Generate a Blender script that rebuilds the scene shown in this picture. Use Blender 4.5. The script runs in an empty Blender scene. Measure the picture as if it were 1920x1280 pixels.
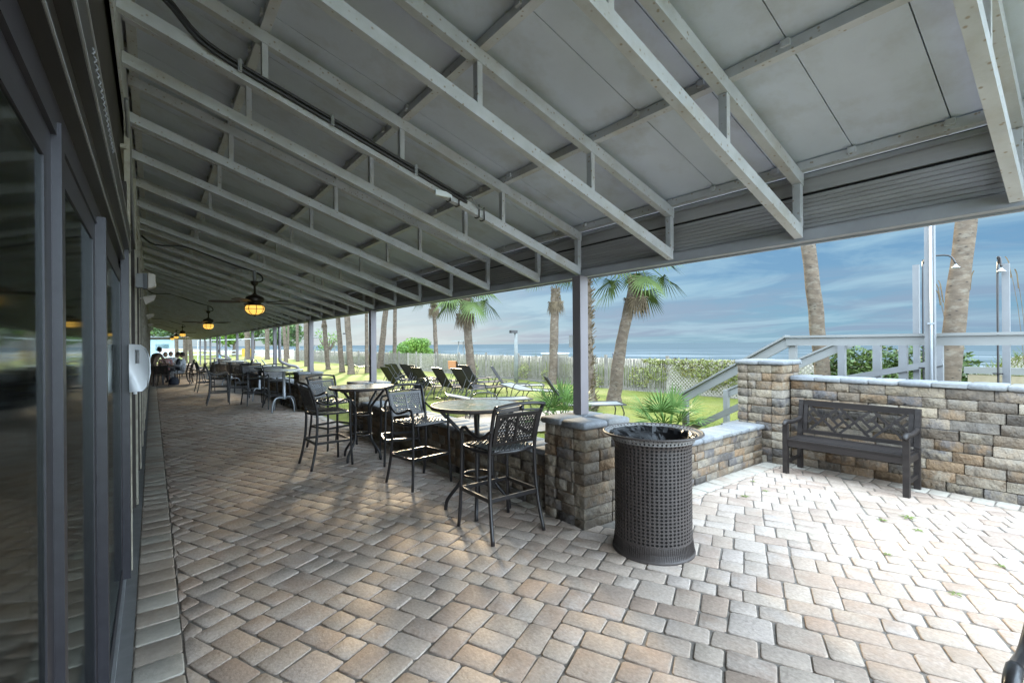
import bpy, math, random
from mathutils import Vector, Matrix, Euler
R=math.radians
random.seed(7)
sc=bpy.context.scene
# ------------------------------------------------------------------ camera
cam=bpy.data.cameras.new('camera'); camo=bpy.data.objects.new('camera',cam)
sc.collection.objects.link(camo); sc.camera=camo
cam.sensor_width=36; cam.lens=36*873/1920; cam.shift_y=5/1920; cam.clip_start=.02; cam.clip_end=40000
camo.matrix_world=Matrix.Translation((0,0,1.6))@Matrix.Rotation(R(-37.7),4,'Z')@Matrix.Rotation(R(90),4,'X')@Matrix.Rotation(R(-.43),4,'Z')
# ------------------------------------------------------------------ world
SUN_AZ=R(24); SUN_EL=R(17)      # azimuth from +y towards +x
w=bpy.data.worlds.new("World"); sc.world=w; w.use_nodes=True
nt=w.node_tree; nt.nodes.clear(); N=nt.nodes.new; Lk=nt.links.new
def math_(nt,op,a,b=None,c=None,clamp=False):
    n=nt.nodes.new('ShaderNodeMath'); n.operation=op; n.use_clamp=clamp
    for i,v in enumerate((a,b,c)):
        if v is None: continue
        if hasattr(v,'node'): nt.links.new(v,n.inputs[i])
        else: n.inputs[i].default_value=v
    return n.outputs[0]
def ramp_(nt,fac,stops,interp='LINEAR'):
    n=nt.nodes.new('ShaderNodeValToRGB'); n.color_ramp.interpolation=interp
    e=n.color_ramp.elements
    while len(e)<len(stops): e.new(.5)
    for i,(p,c) in enumerate(stops):
        e[i].position=p; e[i].color=(c[0],c[1],c[2],1) if hasattr(c,'__len__') else (c,c,c,1)
    if fac is not None: nt.links.new(fac,n.inputs[0])
    return n.outputs[0]
def mix_(nt,fac,a,b,bt='MIX'):
    n=nt.nodes.new('ShaderNodeMix'); n.data_type='RGBA'; n.blend_type=bt
    for s,v in ((n.inputs[0],fac),(n.inputs[6],a),(n.inputs[7],b)):
        if hasattr(v,'node'): nt.links.new(v,s)
        elif hasattr(v,'__len__'): s.default_value=(v[0],v[1],v[2],1)
        else: s.default_value=v
    return n.outputs[2]
def noise_(nt,vec,scale,detail=4,rough=.55,dist=0):
    n=nt.nodes.new('ShaderNodeTexNoise'); n.inputs['Scale'].default_value=scale
    n.inputs['Detail'].default_value=detail; n.inputs['Roughness'].default_value=rough; n.inputs['Distortion'].default_value=dist
    if vec is not None: nt.links.new(vec,n.inputs['Vector'])
    return n.outputs['Fac']
tc=N('ShaderNodeTexCoord').outputs['Generated']
sep=N('ShaderNodeSeparateXYZ'); Lk(tc,sep.inputs[0]); dx,dy,dz=sep.outputs
zc=math_(nt,'MAXIMUM',dz,0.0)
den=math_(nt,'ADD',zc,.09)
cmb=N('ShaderNodeCombineXYZ'); Lk(math_(nt,'DIVIDE',dx,den),cmb.inputs[0]); Lk(math_(nt,'DIVIDE',dy,den),cmb.inputs[1])
mp=N('ShaderNodeMapping'); Lk(cmb.outputs[0],mp.inputs[0]); mp.inputs['Rotation'].default_value=(0,0,R(35)); mp.inputs['Scale'].default_value=(1.0,.62,1)
n1=noise_(nt,mp.outputs[0],.75,8,.6,.8)
n2=noise_(nt,mp.outputs[0],.45,6,.6,.6)
blue=ramp_(nt,dz,[(0,(.24,.44,.58)),(.05,(.20,.41,.58)),(.14,(.165,.35,.56)),(.35,(.15,.33,.54))])
grey=mix_(nt,ramp_(nt,n2,[(.42,0),(.58,1)]),blue,(.25,.38,.54))
c1=mix_(nt,ramp_(nt,n1,[(.46,0),(.62,.7)]),grey,(.38,.60,.74))
# paler towards the sun's side
sund=math_(nt,'ADD',math_(nt,'MULTIPLY',dx,math.sin(R(-12))),math_(nt,'MULTIPLY',dy,math.cos(R(-12))))
pale=ramp_(nt,sund,[(.55,0),(.98,.65)])
c2=mix_(nt,pale,c1,(.46,.66,.76))
# brighter sky added out of view, overhead and landward, to light under the awning
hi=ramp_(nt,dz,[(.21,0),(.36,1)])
land_fill=ramp_(nt,math_(nt,'ADD',math_(nt,'MULTIPLY',dx,math.sin(R(37.7))),math_(nt,'MULTIPLY',dy,math.cos(R(37.7)))),[(.0,1),(.42,0)])
br=math_(nt,'MAXIMUM',hi,land_fill); bstr=math_(nt,'MULTIPLY_ADD',land_fill,2.5,.36)
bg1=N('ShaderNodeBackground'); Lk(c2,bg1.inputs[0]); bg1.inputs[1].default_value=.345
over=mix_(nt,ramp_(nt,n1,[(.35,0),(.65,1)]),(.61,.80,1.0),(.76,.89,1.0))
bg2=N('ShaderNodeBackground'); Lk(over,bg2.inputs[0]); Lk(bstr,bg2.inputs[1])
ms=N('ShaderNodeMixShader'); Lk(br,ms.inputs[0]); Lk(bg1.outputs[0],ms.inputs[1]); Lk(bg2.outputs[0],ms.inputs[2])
sky=N('ShaderNodeTexSky'); sky.sky_type='NISHITA'; sky.sun_disc=False; sky.sun_elevation=SUN_EL; sky.sun_rotation=SUN_AZ
bg3=N('ShaderNodeBackground'); Lk(sky.outputs[0],bg3.inputs[0]); bg3.inputs[1].default_value=.05
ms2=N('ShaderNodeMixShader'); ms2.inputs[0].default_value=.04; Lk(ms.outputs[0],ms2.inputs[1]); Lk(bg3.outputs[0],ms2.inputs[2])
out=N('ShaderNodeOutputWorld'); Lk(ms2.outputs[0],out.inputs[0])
# ------------------------------------------------------------------ sun
sl=bpy.data.lights.new('sun','SUN'); sl.energy=2.0; sl.angle=R(4.5); sl.color=(1,.83,.56)
so=bpy.data.objects.new('sun',sl); sc.collection.objects.link(so)
sd=Vector((math.sin(SUN_AZ)*math.cos(SUN_EL),math.cos(SUN_AZ)*math.cos(SUN_EL),math.sin(SUN_EL)))
so.rotation_euler=sd.to_track_quat('Z','Y').to_euler()
sc.view_settings.view_transform='Standard'; sc.view_settings.look='None'; sc.view_settings.exposure=1.6; sc.view_settings.gamma=1
sc.cycles.use_denoising=True
sc.cycles.max_bounces=7; sc.cycles.diffuse_bounces=4; sc.cycles.glossy_bounces=3; sc.cycles.transmission_bounces=4; sc.cycles.transparent_max_bounces=6
sc.cycles.sample_clamp_indirect=6; sc.cycles.caustics_reflective=False; sc.cycles.caustics_refractive=False

# ------------------------------------------------------------------ materials
def mat(name,c1,c2=None,scale=8,rough=.6,metal=0,bump=0,bscale=None,island=None,mott=.35,spec=.5,stretch=None,emit=None,trans=0,detail=5,speck=None,stain=None,world=False,coarse=None):
    m=bpy.data.materials.new(name); m.use_nodes=True; nt=m.node_tree
    b=nt.nodes['Principled BSDF']; b.inputs['Roughness'].default_value=rough; b.inputs['Metallic'].default_value=metal
    b.inputs['Specular IOR Level'].default_value=spec
    if trans: b.inputs['Transmission Weight'].default_value=trans
    if world:
        vec=nt.nodes.new('ShaderNodeNewGeometry').outputs['Position']
    else: vec=nt.nodes.new('ShaderNodeTexCoord').outputs['Object']
    if stretch:
        mp=nt.nodes.new('ShaderNodeMapping'); mp.inputs['Scale'].default_value=stretch; nt.links.new(vec,mp.inputs[0]); vec=mp.outputs[0]
    c2=c2 or tuple(x*.7 for x in c1)
    nz=noise_(nt,vec,scale,detail,.6)
    if island:
        g=nt.nodes.new('ShaderNodeNewGeometry').outputs['Random Per Island']
        st=[(i/len(island),c) for i,c in enumerate(island)]
        base=ramp_(nt,g,st,'CONSTANT')
        # a second colour from the same family, patchy inside each stone
        g2=math_(nt,'FRACT',math_(nt,'MULTIPLY',g,17.31))
        other=ramp_(nt,g2,st,'CONSTANT')
        # shift noise per stone
        cb=nt.nodes.new('ShaderNodeVectorMath'); cb.operation='ADD'; nt.links.new(vec,cb.inputs[0])
        c3=nt.nodes.new('ShaderNodeCombineXYZ'); nt.links.new(math_(nt,'MULTIPLY',g,31.),c3.inputs[0]); nt.links.new(math_(nt,'MULTIPLY',g2,17.),c3.inputs[2]); nt.links.new(c3.outputs[0],cb.inputs[1])
        nz2=noise_(nt,cb.outputs[0],scale,detail,.62)
        base=mix_(nt,ramp_(nt,nz2,[(.42,0),(.62,.8)]),base,other)
        nz3=noise_(nt,vec,scale*9,3,.6)
        col=mix_(nt,mott,base,ramp_(nt,nz3,[(.3,.35),(.7,1.0)]),'MULTIPLY')
    else:
        col=mix_(nt,ramp_(nt,nz,[(.35,0),(.68,1)]),c1,c2)
    if stain:
        ns=noise_(nt,vec,stain[1],5,.65)
        col=mix_(nt,ramp_(nt,ns,[(.5,0),(.72,stain[2])]),col,stain[0])
    if speck:
        nv=nt.nodes.new('ShaderNodeTexVoronoi'); nv.inputs['Scale'].default_value=speck[1]; nt.links.new(vec,nv.inputs['Vector'])
        col=mix_(nt,ramp_(nt,nv.outputs['Distance'],[(.10,1),(.22,0)]),col,speck[0])
    nt.links.new(col,b.inputs['Base Color'])
    if bump:
        bn=nt.nodes.new('ShaderNodeBump'); bn.inputs['Strength'].default_value=bump; bn.inputs['Distance'].default_value=.01
        nt.links.new(noise_(nt,vec,bscale or scale*4,6,.6),bn.inputs['Height']); nt.links.new(bn.outputs[0],b.inputs['Normal'])
    if coarse:
        b2=nt.nodes.new('ShaderNodeBump'); b2.inputs['Strength'].default_value=1; b2.inputs['Distance'].default_value=coarse[1]
        nt.links.new(noise_(nt,vec,coarse[0],4,.55),b2.inputs['Height']); nt.links.new(bn.outputs[0],b2.inputs['Normal']); nt.links.new(b2.outputs[0],b.inputs['Normal'])
    if emit:
        b.inputs['Emission Color'].default_value=(*emit[0],1); b.inputs['Emission Strength'].default_value=emit[1]
    return m
M={}
PAV=[(0.5,0.407,0.336),(0.464,0.368,0.297),(0.518,0.435,0.373),(0.437,0.328,0.258),(0.536,0.451,0.389),(0.491,0.395,0.322),(0.456,0.348,0.277),(0.518,0.435,0.382),(0.482,0.395,0.33),(0.402,0.309,0.251),(0.525,0.435,0.359),(0.509,0.411,0.336)]
STN=[(0.265,0.215,0.158),(0.191,0.155,0.121),(0.307,0.245,0.181),(0.133,0.115,0.098),(0.244,0.21,0.172),(0.276,0.185,0.112),(0.35,0.3,0.233),(0.201,0.155,0.112),(0.143,0.13,0.126),(0.286,0.25,0.205),(0.233,0.16,0.098),(0.318,0.26,0.186)]
M['paver']=mat('paver_concrete',(.5,.5,.5),scale=7,rough=.8,island=PAV,mott=.45,bump=.55,bscale=45,spec=.3,stain=((.22,.185,.15),1.6,.35),stretch=(1,.7,1))
M['border']=mat('border_paver',(.5,.5,.5),scale=3,rough=.72,island=[(.42,.36,.30),(.47,.43,.37),(.38,.31,.25),(.44,.40,.34)],mott=.3,bump=.3,bscale=60)
M['sand']=mat('joint_sand',(.24,.21,.18),(.13,.115,.10),scale=20,rough=.95)
M['stone']=mat('wall_stone',(.5,.5,.5),scale=8,rough=.9,island=STN,mott=.45,bump=1.0,bscale=28,spec=.25,stain=((.08,.078,.078),7,.45),coarse=(11,.045))
M['cap']=mat('cap_stone',(.5,.5,.5),scale=4,rough=.8,island=[(.22,.23,.24),(.27,.275,.28),(.20,.21,.225),(.25,.25,.24)],mott=.4,bump=.7,bscale=40,stain=((.20,.20,.21),5,.5))
M['mortar']=mat('wall_core',(.07,.065,.06),rough=.95)
M['roofp']=mat('roof_panel',(.60,.645,.74),(.53,.57,.65),scale=2.2,rough=.7,bump=.10,bscale=90,stain=((.33,.31,.27),2.6,.45),detail=7)
M['steel']=mat('awning_steel',(.54,.545,.57),(.44,.445,.46),scale=6,rough=.55,bump=.15,bscale=70,stain=((.36,.30,.22),2.5,.6),speck=((.30,.25,.20),26))
M['fascia']=mat('fascia_metal',(.38,.37,.37),(.29,.28,.28),scale=3,rough=.55,stretch=(1,.3,5),bump=.1)
M['beamg']=mat('beam_paint',(.36,.37,.40),(.30,.305,.33),scale=4,rough=.5,bump=.06)
M['column']=mat('column_paint',(.21,.19,.20),(.17,.15,.155),scale=3,rough=.45,bump=.05,stretch=(1,1,.3))
M['dark']=mat('dark_metal',(.016,.014,.015),(.026,.023,.023),scale=12,rough=.33,spec=.6,bump=.05,bscale=120)
M['weave']=mat('dark_wicker',(.024,.019,.017),(.013,.011,.010),scale=60,rough=.34,spec=.6)
M['can']=mat('can_metal',(.066,.053,.048),(.048,.039,.036),scale=10,rough=.55,bump=.15,bscale=150)
M['canrim']=mat('can_rim_metal',(.24,.23,.225),(.18,.175,.17),scale=10,rough=.45,bump=.1,bscale=120)
M['bag']=mat('black_plastic',(.008,.008,.009),(.014,.014,.015),scale=10,rough=.34,spec=.25,bump=.5,bscale=14)
M['bench']=mat('bench_wood',(.014,.0105,.0095),(.027,.021,.019),scale=14,rough=.5,stretch=(.12,1,1),bump=.25,bscale=60)
M['glass_top']=mat('frosted_table_top',(.52,.56,.54),(.30,.34,.31),scale=22,rough=.14,spec=.6,speck=((.18,.17,.12),60),detail=3)
M['white_top']=mat('white_table_top',(.68,.67,.62),(.60,.59,.55),scale=10,rough=.4)
M['alu']=mat('grey_aluminium',(.36,.38,.40),(.28,.30,.32),scale=10,rough=.4,metal=.3)
M['rail']=mat('rail_paint',(.215,.215,.205),(.18,.18,.17),scale=3,rough=.55,bump=.08,stretch=(.4,.4,1))
M['railw']=mat('rail_paint_pale',(.18,.182,.185),(.15,.152,.155),scale=3,rough=.5)
M['door']=mat('door_frame',(.030,.028,.034),(.022,.020,.025),scale=20,rough=.38,bump=.04,bscale=200)
M['header']=mat('header_metal',(.060,.056,.050),(.040,.036,.032),scale=6,rough=.32,metal=.4,stretch=(1,.3,1))
M['wallb']=mat('wall_brown',(.045,.036,.030),(.030,.024,.020),scale=4,rough=.7,bump=.2)
M['trim']=mat('cream_trim',(.42,.39,.31),(.32,.29,.22),scale=12,rough=.6,stain=((.12,.09,.06),9,.6))
M['sill']=mat('silver_sill',(.50,.51,.52),(.40,.41,.42),scale=15,rough=.35,metal=.5)
M['curtain']=mat('grey_curtain',(.34,.37,.32),(.24,.26,.22),scale=4,rough=.9,stretch=(6,6,.5))
M['white']=mat('white_plastic',(.80,.83,.86),(.76,.79,.82),scale=5,rough=.3,spec=.5)
M['beige']=mat('beige_plastic',(.45,.40,.34),(.38,.34,.29),scale=8,rough=.45)
M['greybox']=mat('grey_box',(.22,.22,.22),(.17,.17,.17),scale=8,rough=.5)
M['black']=mat('black_rubber',(.016,.015,.015),(.03,.028,.028),scale=9,rough=.45)
M['bronze']=mat('fan_bronze',(.040,.028,.018),(.022,.016,.012),scale=10,rough=.35,metal=.4)
M['blade']=mat('fan_blade',(.075,.055,.042),(.05,.038,.03),scale=6,rough=.5,stretch=(.2,1,1))
M['lamp']=mat('amber_glass',(.9,.6,.2),(.9,.5,.12),scale=5,rough=.3,emit=((1.0,.56,.10),.42))
M['bulb']=mat('lit_bulb',(1,.9,.6),(1,.9,.6),rough=.3,emit=((1.0,.72,.25),1.6))
M['grass']=mat('lawn_grass',(.145,.165,.016),(.105,.125,.014),scale=1.6,rough=.9,stain=((.30,.26,.10),.30,.8),bump=.6,bscale=30,world=True)
M['blades']=mat('grass_blades',(.14,.17,.016),(.20,.20,.03),scale=1.2,rough=.7,world=True,stain=((.36,.30,.12),.30,.85))
M['bsand']=mat('beach_sand',(.20,.185,.15),(.17,.155,.125),scale=.3,rough=.95,world=True)
M['dune']=mat('dune_grass',(.125,.15,.028),(.06,.085,.018),scale=.8,rough=.9,spec=0,world=True,stain=((.20,.18,.06),.6,.5))
M['hedge']=mat('hedge_leaves',(.045,.085,.016),(.085,.12,.022),scale=3,rough=.45,world=True)
M['bush']=mat('bush_leaves',(.15,.26,.03),(.06,.13,.02),scale=.7,rough=.6,world=True)
M['tree']=mat('tree_leaves',(.045,.09,.03),(.12,.20,.05),scale=.35,rough=.6,world=True)
M['vine']=mat('vine_leaves',(.26,.28,.08),(.18,.20,.06),scale=3,rough=.6,world=True,stain=((.26,.15,.06),4,.6))
M['bark']=mat('palm_bark',(.15,.115,.085),(.085,.065,.05),scale=4,rough=.95,spec=.1,bump=1,bscale=14,stretch=(1,1,2.2),stain=((.24,.215,.175),5,.6),speck=((.05,.042,.036),7))
M['frond']=mat('palm_frond',(.07,.105,.038),(.105,.135,.05),scale=3,rough=.7,spec=0)
M['palmetto']=mat('palmetto_leaf',(.12,.20,.06),(.08,.15,.04),scale=3,rough=.5,spec=.08)
M['dead']=mat('dead_frond',(.17,.13,.085),(.10,.078,.053),scale=5,rough=.9,spec=0)
M['picket']=mat('weathered_picket',(.24,.215,.18),(.15,.135,.115),scale=5,rough=.95,world=True)
M['lattice']=mat('weathered_lattice',(.40,.36,.30),(.29,.26,.22),scale=5,rough=.9,world=True)
M['sling']=mat('lounger_sling',(.045,.038,.036),(.06,.052,.05),scale=20,rough=.6,spec=.2)
M['slingb']=mat('pale_sling',(.22,.225,.21),(.18,.185,.175),scale=20,rough=.7)
M['towel']=mat('orange_towel',(.55,.26,.10),(.48,.2,.08),scale=20,rough=.9)
M['pole']=mat('pole_grey',(.24,.25,.24),(.17,.18,.17),scale=5,rough=.6)
M['timber']=mat('old_timber',(.36,.30,.20),(.26,.21,.14),scale=5,rough=.9,bump=.3)
M['skin']=mat('skin',(.55,.34,.24),(.5,.3,.21),rough=.55)
M['hair']=mat('dark_hair',(.018,.012,.009),(.03,.02,.015),rough=.6)
M['blond']=mat('fair_hair',(.30,.20,.10),(.22,.15,.07),rough=.6)
M['cl_red']=mat('red_check_cloth',(.40,.10,.10),(.55,.45,.44),scale=30,rough=.85)
M['cl_dark']=mat('navy_cloth',(.025,.030,.045),(.04,.045,.06),rough=.85)
M['cl_white']=mat('pale_cloth',(.55,.58,.62),(.48,.5,.54),rough=.85)
M['cl_tan']=mat('tan_cloth',(.22,.15,.11),(.17,.12,.09),rough=.85)
M['cl_blue']=mat('blue_cloth',(.30,.42,.55),(.25,.36,.5),rough=.85)
M['bldg']=mat('pale_blue_siding',(.26,.36,.40),(.22,.31,.36),scale=1,rough=.7,stretch=(.1,.1,8))
M['bwhite']=mat('white_paint',(.45,.47,.48),(.40,.42,.43),scale=3,rough=.6)
M['broof']=mat('grey_roof',(.16,.17,.18),(.12,.13,.14),scale=3,rough=.8)
M['yellow']=mat('yellow_board',(.55,.36,.05),(.5,.3,.04),scale=3,rough=.7)
M['red']=mat('red_flowers',(.55,.05,.02),(.75,.20,.03),scale=9,rough=.7)
M['rock']=mat('pale_rock',(.42,.40,.36),(.3,.29,.27),scale=6,rough=.9,bump=.5)
M['leaf']=mat('small_leaf',(.10,.17,.02),(.16,.20,.03),scale=30,rough=.6)
# glass
def glass(name,tint=(.9,.95,.95)):
    m=bpy.data.materials.new(name); m.use_nodes=True; nt=m.node_tree; nt.nodes.clear()
    g=nt.nodes.new('ShaderNodeBsdfGlossy'); g.inputs['Roughness'].default_value=.06; g.inputs[0].default_value=(.66,.71,.69,1)
    t=nt.nodes.new('ShaderNodeBsdfTransparent'); t.inputs[0].default_value=(*tint,1)
    f=nt.nodes.new('ShaderNodeFresnel'); f.inputs[0].default_value=1.5
    x=nt.nodes.new('ShaderNodeMixShader'); nt.links.new(f.outputs[0],x.inputs[0]); nt.links.new(t.outputs[0],x.inputs[1]); nt.links.new(g.outputs[0],x.inputs[2])
    o=nt.nodes.new('ShaderNodeOutputMaterial'); nt.links.new(x.outputs[0],o.inputs[0]); return m
M['glass']=glass('door_glass')
# sea
m=mat('sea_water',(.20,.29,.34),(.25,.34,.38),scale=.01,rough=.7,spec=0,world=True); nt=m.node_tree; b=nt.nodes['Principled BSDF']
g=nt.nodes.new('ShaderNodeNewGeometry').outputs['Position']
mpn=nt.nodes.new('ShaderNodeMapping'); mpn.inputs['Scale'].default_value=(.10,.012,1); nt.links.new(g,mpn.inputs[0])
wv=noise_(nt,mpn.outputs[0],1.2,6,.65)
spx=nt.nodes.new('ShaderNodeSeparateXYZ'); nt.links.new(g,spx.inputs[0])
near=ramp_(nt,math_(nt,'DIVIDE',spx.outputs[0],900.),[(.12,.9),(.45,.0)])
foam=math_(nt,'MULTIPLY',ramp_(nt,wv,[(.48,0),(.62,1)]),near)
col=mix_(nt,foam,ramp_(nt,wv,[(.3,(.052,.072,.082)),(.7,(.082,.105,.118))]),(.18,.205,.22))
nt.links.new(col,b.inputs['Base Color'])
bn=nt.nodes.new('ShaderNodeBump'); bn.inputs['Strength'].default_value=.8; bn.inputs['Distance'].default_value=.6
nt.links.new(wv,bn.inputs['Height']); nt.links.new(bn.outputs[0],b.inputs['Normal']); M['sea']=m

# ------------------------------------------------------------------ mesh helpers
col=sc.collection
class MB:
    def __init__(s): s.v=[]; s.f=[]
    def add(s,vs,fs,mtx=None):
        o=len(s.v)
        if mtx is not None: vs=[tuple(mtx@Vector(p)) for p in vs]
        s.v+= [tuple(p) for p in vs]; s.f+=[tuple(i+o for i in f) for f in fs]; return s
    def box(s,x0,x1,y0,y1,z0,z1,mtx=None):
        return s.add([(x0,y0,z0),(x1,y0,z0),(x1,y1,z0),(x0,y1,z0),(x0,y0,z1),(x1,y0,z1),(x1,y1,z1),(x0,y1,z1)],
              [(3,2,1,0),(4,5,6,7),(0,1,5,4),(1,2,6,5),(2,3,7,6),(3,0,4,7)],mtx)
    def bar(s,a,b,w,h,up=(0,0,1)):   # box section from a to b, w across, h along up
        a=Vector(a);b=Vector(b);d=(b-a).normalized();u=Vector(up);sd=d.cross(u)
        if sd.length<1e-4: sd=d.cross(Vector((0,1,0)))
        sd.normalize();u=sd.cross(d).normalized();sd=sd*w/2;u=u*h/2
        vs=[a-sd-u,a+sd-u,a+sd+u,a-sd+u,b-sd-u,b+sd-u,b+sd+u,b-sd+u]
        return s.add(vs,[(0,1,2,3),(7,6,5,4),(4,5,1,0),(5,6,2,1),(6,7,3,2),(7,4,0,3)])
    def tube(s,pts,r,n=8,closed=False,smooth=0,flat=1.0):
        P=[Vector(p) for p in pts]
        if smooth:
            Q=[];m=len(P);rng=range(m if closed else m-1)
            for i in rng:
                g=lambda k:(P[k%m] if closed else P[max(0,min(m-1,k))])
                p0,p1,p2,p3=g(i-1),g(i),g(i+1),g(i+2)
                for k in range(smooth):
                    t=k/smooth
                    Q.append(.5*((2*p1)+(p2-p0)*t+(2*p0-5*p1+4*p2-p3)*t*t+(3*p1-p0-3*p2+p3)*t**3))
            if not closed: Q.append(P[-1])
            if hasattr(r,'__len__'):
                rr=[]
                for i in rng:
                    for k in range(smooth): rr.append(r[i]*(1-k/smooth)+r[(i+1)%m]*k/smooth)
                if not closed: rr.append(r[-1])
                r=rr
            P=Q
        L=len(P); base=len(s.v); nrm=None
        for i in range(L):
            if closed: d=P[(i+1)%L]-P[i-1]
            else: d=P[min(i+1,L-1)]-P[max(i-1,0)]
            d.normalize()
            if nrm is None: nrm=d.orthogonal().normalized() if abs(d.z)<.9 else Vector((1,0,0))
            nrm=(nrm-d*nrm.dot(d)).normalized(); bi=d.cross(nrm)
            ri=r[i] if hasattr(r,'__len__') else r
            for k in range(n):
                a=2*math.pi*(k+.5)/n; s.v.append(tuple(P[i]+nrm*math.cos(a)*ri+bi*math.sin(a)*ri*flat))
        for i in range(L if closed else L-1):
            j=(i+1)%L
            for k in range(n): s.f.append((base+i*n+k,base+i*n+(k+1)%n,base+j*n+(k+1)%n,base+j*n+k))
        if not closed:
            s.f.append(tuple(base+k for k in range(n))[::-1]); s.f.append(tuple(base+(L-1)*n+k for k in range(n)))
        return s
    def lathe(s,prof,n=24,c=(0,0,0),cap=True):
        base=len(s.v)
        for r,z in prof:
            for k in range(n): a=2*math.pi*k/n; s.v.append((c[0]+r*math.cos(a),c[1]+r*math.sin(a),c[2]+z))
        for i in range(len(prof)-1):
            for k in range(n): s.f.append((base+i*n+k,base+i*n+(k+1)%n,base+(i+1)*n+(k+1)%n,base+(i+1)*n+k))
        if cap:
            s.f.append(tuple(base+k for k in range(n))[::-1]); s.f.append(tuple(base+(len(prof)-1)*n+k for k in range(n)))
        return s
    def build(s,name,m=None,parent=None,smooth=False):
        me=bpy.data.meshes.new(name); me.from_pydata(s.v,[],s.f); me.update()
        if m: me.materials.append(M[m] if isinstance(m,str) else m)
        if smooth:
            me.polygons.foreach_set('use_smooth',[True]*len(me.polygons))
        o=bpy.data.objects.new(name,me); col.objects.link(o)
        if parent: o.parent=parent
        return o
def smooth_by_angle(o,a=40):
    me=o.data; me.polygons.foreach_set('use_smooth',[True]*len(me.polygons))
    try: me.set_sharp_from_angle(angle=R(a))
    except Exception: pass
    return o
def tag(o,label=None,cat=None,group=None,kind=None):
    if label: o['label']=label
    if cat: o['category']=cat
    if group: o['group']=group
    if kind: o['kind']=kind
    return o
def empty(name,label,cat,loc=(0,0,0),rz=0,group=None):
    o=bpy.data.objects.new(name,None); col.objects.link(o); o.location=loc; o.rotation_euler=(0,0,rz); o.empty_display_size=.1
    return tag(o,label,cat,group)
def dup(root,loc,rz=0,label=None,group=None,scale=None,rot=None):
    def cp(o,par):
        c=o.copy(); col.objects.link(c)
        if par: c.parent=par
        for ch in list(kids.get(o.name,[])): cp(ch,c)
        return c
    kids={}
    def walk(o):
        kids[o.name]=list(o.children)
        for c in o.children: walk(c)
    walk(root)
    c=cp(root,None); c.location=loc; c.rotation_euler=rot if rot else (0,0,rz)
    if scale: c.scale=(scale,)*3 if not hasattr(scale,'__len__') else scale
    if label: c['label']=label
    if group: c['group']=group
    return c
def rock_block(mb,x0,x1,y0,y1,z0,z1,b=.012,j=.006,faces=None):
    # rounded tumbled block: three rings of 8 points
    J=lambda:random.uniform(-j,j)
    def ring(ins,cx):
        xa,xb,ya,yb=x0+ins,x1-ins,y0+ins,y1-ins
        return [(xa+cx,ya),(xb-cx,ya),(xb,ya+cx),(xb,yb-cx),(xb-cx,yb),(xa+cx,yb),(xa,yb-cx),(xa,ya+cx)]
    jit=[(J(),J()) for _ in range(8)]
    zs=[(z0,b),(z0+b,0),(z1-b,0),(z1,b)]
    vs=[]
    for z,ins in zs:
        jz=J()*.4
        for (x,y),(a,c) in zip(ring(ins,b*1.3),jit): vs.append((x+a,y+c,z+jz))
    fs=[tuple(range(8))[::-1],tuple(range(24,32))]
    for i in range(3):
        for k in range(8): fs.append((i*8+k,i*8+(k+1)%8,(i+1)*8+(k+1)%8,(i+1)*8+k))
    mb.add(vs,fs)
# ================================================================== SETTING
# pavers: random ashlar of square and oblong stones, turned 25.5 degrees
U=.078
def ashlar(W,Hn,seed):
    rnd=random.Random(seed); sky_=[0]*W; out=[]
    while True:
        h=min(sky_)
        if h>=Hn: break
        i=sky_.index(h); j=i
        while j<W and sky_[j]==h: j+=1
        wd=j-i
        ws=[w for w in (2,3) if wd-w==0 or wd-w>=2]
        w=rnd.choice(ws) if ws else wd
        hh=rnd.choice((2,3)) if w==2 else (2 if rnd.random()<.8 else 3)
        out.append((i,h,w,hh))
        for k in range(i,i+w): sky_[k]=h+hh
    return out
ang=R(25.5); ca,sa=math.cos(ang),math.sin(ang)
def paver(mb,pts,j=.0055,hz=0.0):
    # pts: quad corners ccw in world
    c=Vector((sum(p[0] for p in pts)/4,sum(p[1] for p in pts)/4))
    tilt=(random.uniform(-.006,.006),random.uniform(-.006,.006)); z0=hz+random.uniform(-.002,.002)
    P=[]
    for i in range(4):
        a=Vector(pts[i]);pr=Vector(pts[i-1]);nx=Vector(pts[(i+1)%4])
        d1=(pr-a).normalized();d2=(nx-a).normalized()
        jj=Vector((random.uniform(-j,j),random.uniform(-j,j)))
        P+= [a+d1*.015+d2*.0025+jj,a+d2*.015+d1*.0025+jj]
    vs=[]
    for sh,dz in ((1,-.022),(1,-.005),(.978,-.0012),(.945,0)):
        for p in P:
            q=c+(p-c)*sh; vs.append((q.x,q.y,z0+dz+(q.x-c.x)*tilt[0]*3+(q.y-c.y)*tilt[1]*3))
    fs=[tuple(range(24,32))]
    for i in range(3):
        for k in range(8): fs.append((i*8+k,i*8+(k+1)%8,(i+1)*8+(k+1)%8,(i+1)*8+k))
    mb.add(vs,fs)
mb=MB(); mbf=MB()
GAP=.0028
def inside(x,y):
    if not(-.06<x and -1.6<y<53): return False
    if y<2.78: return x<6.50
    return x<2.96
S=[]
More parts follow.
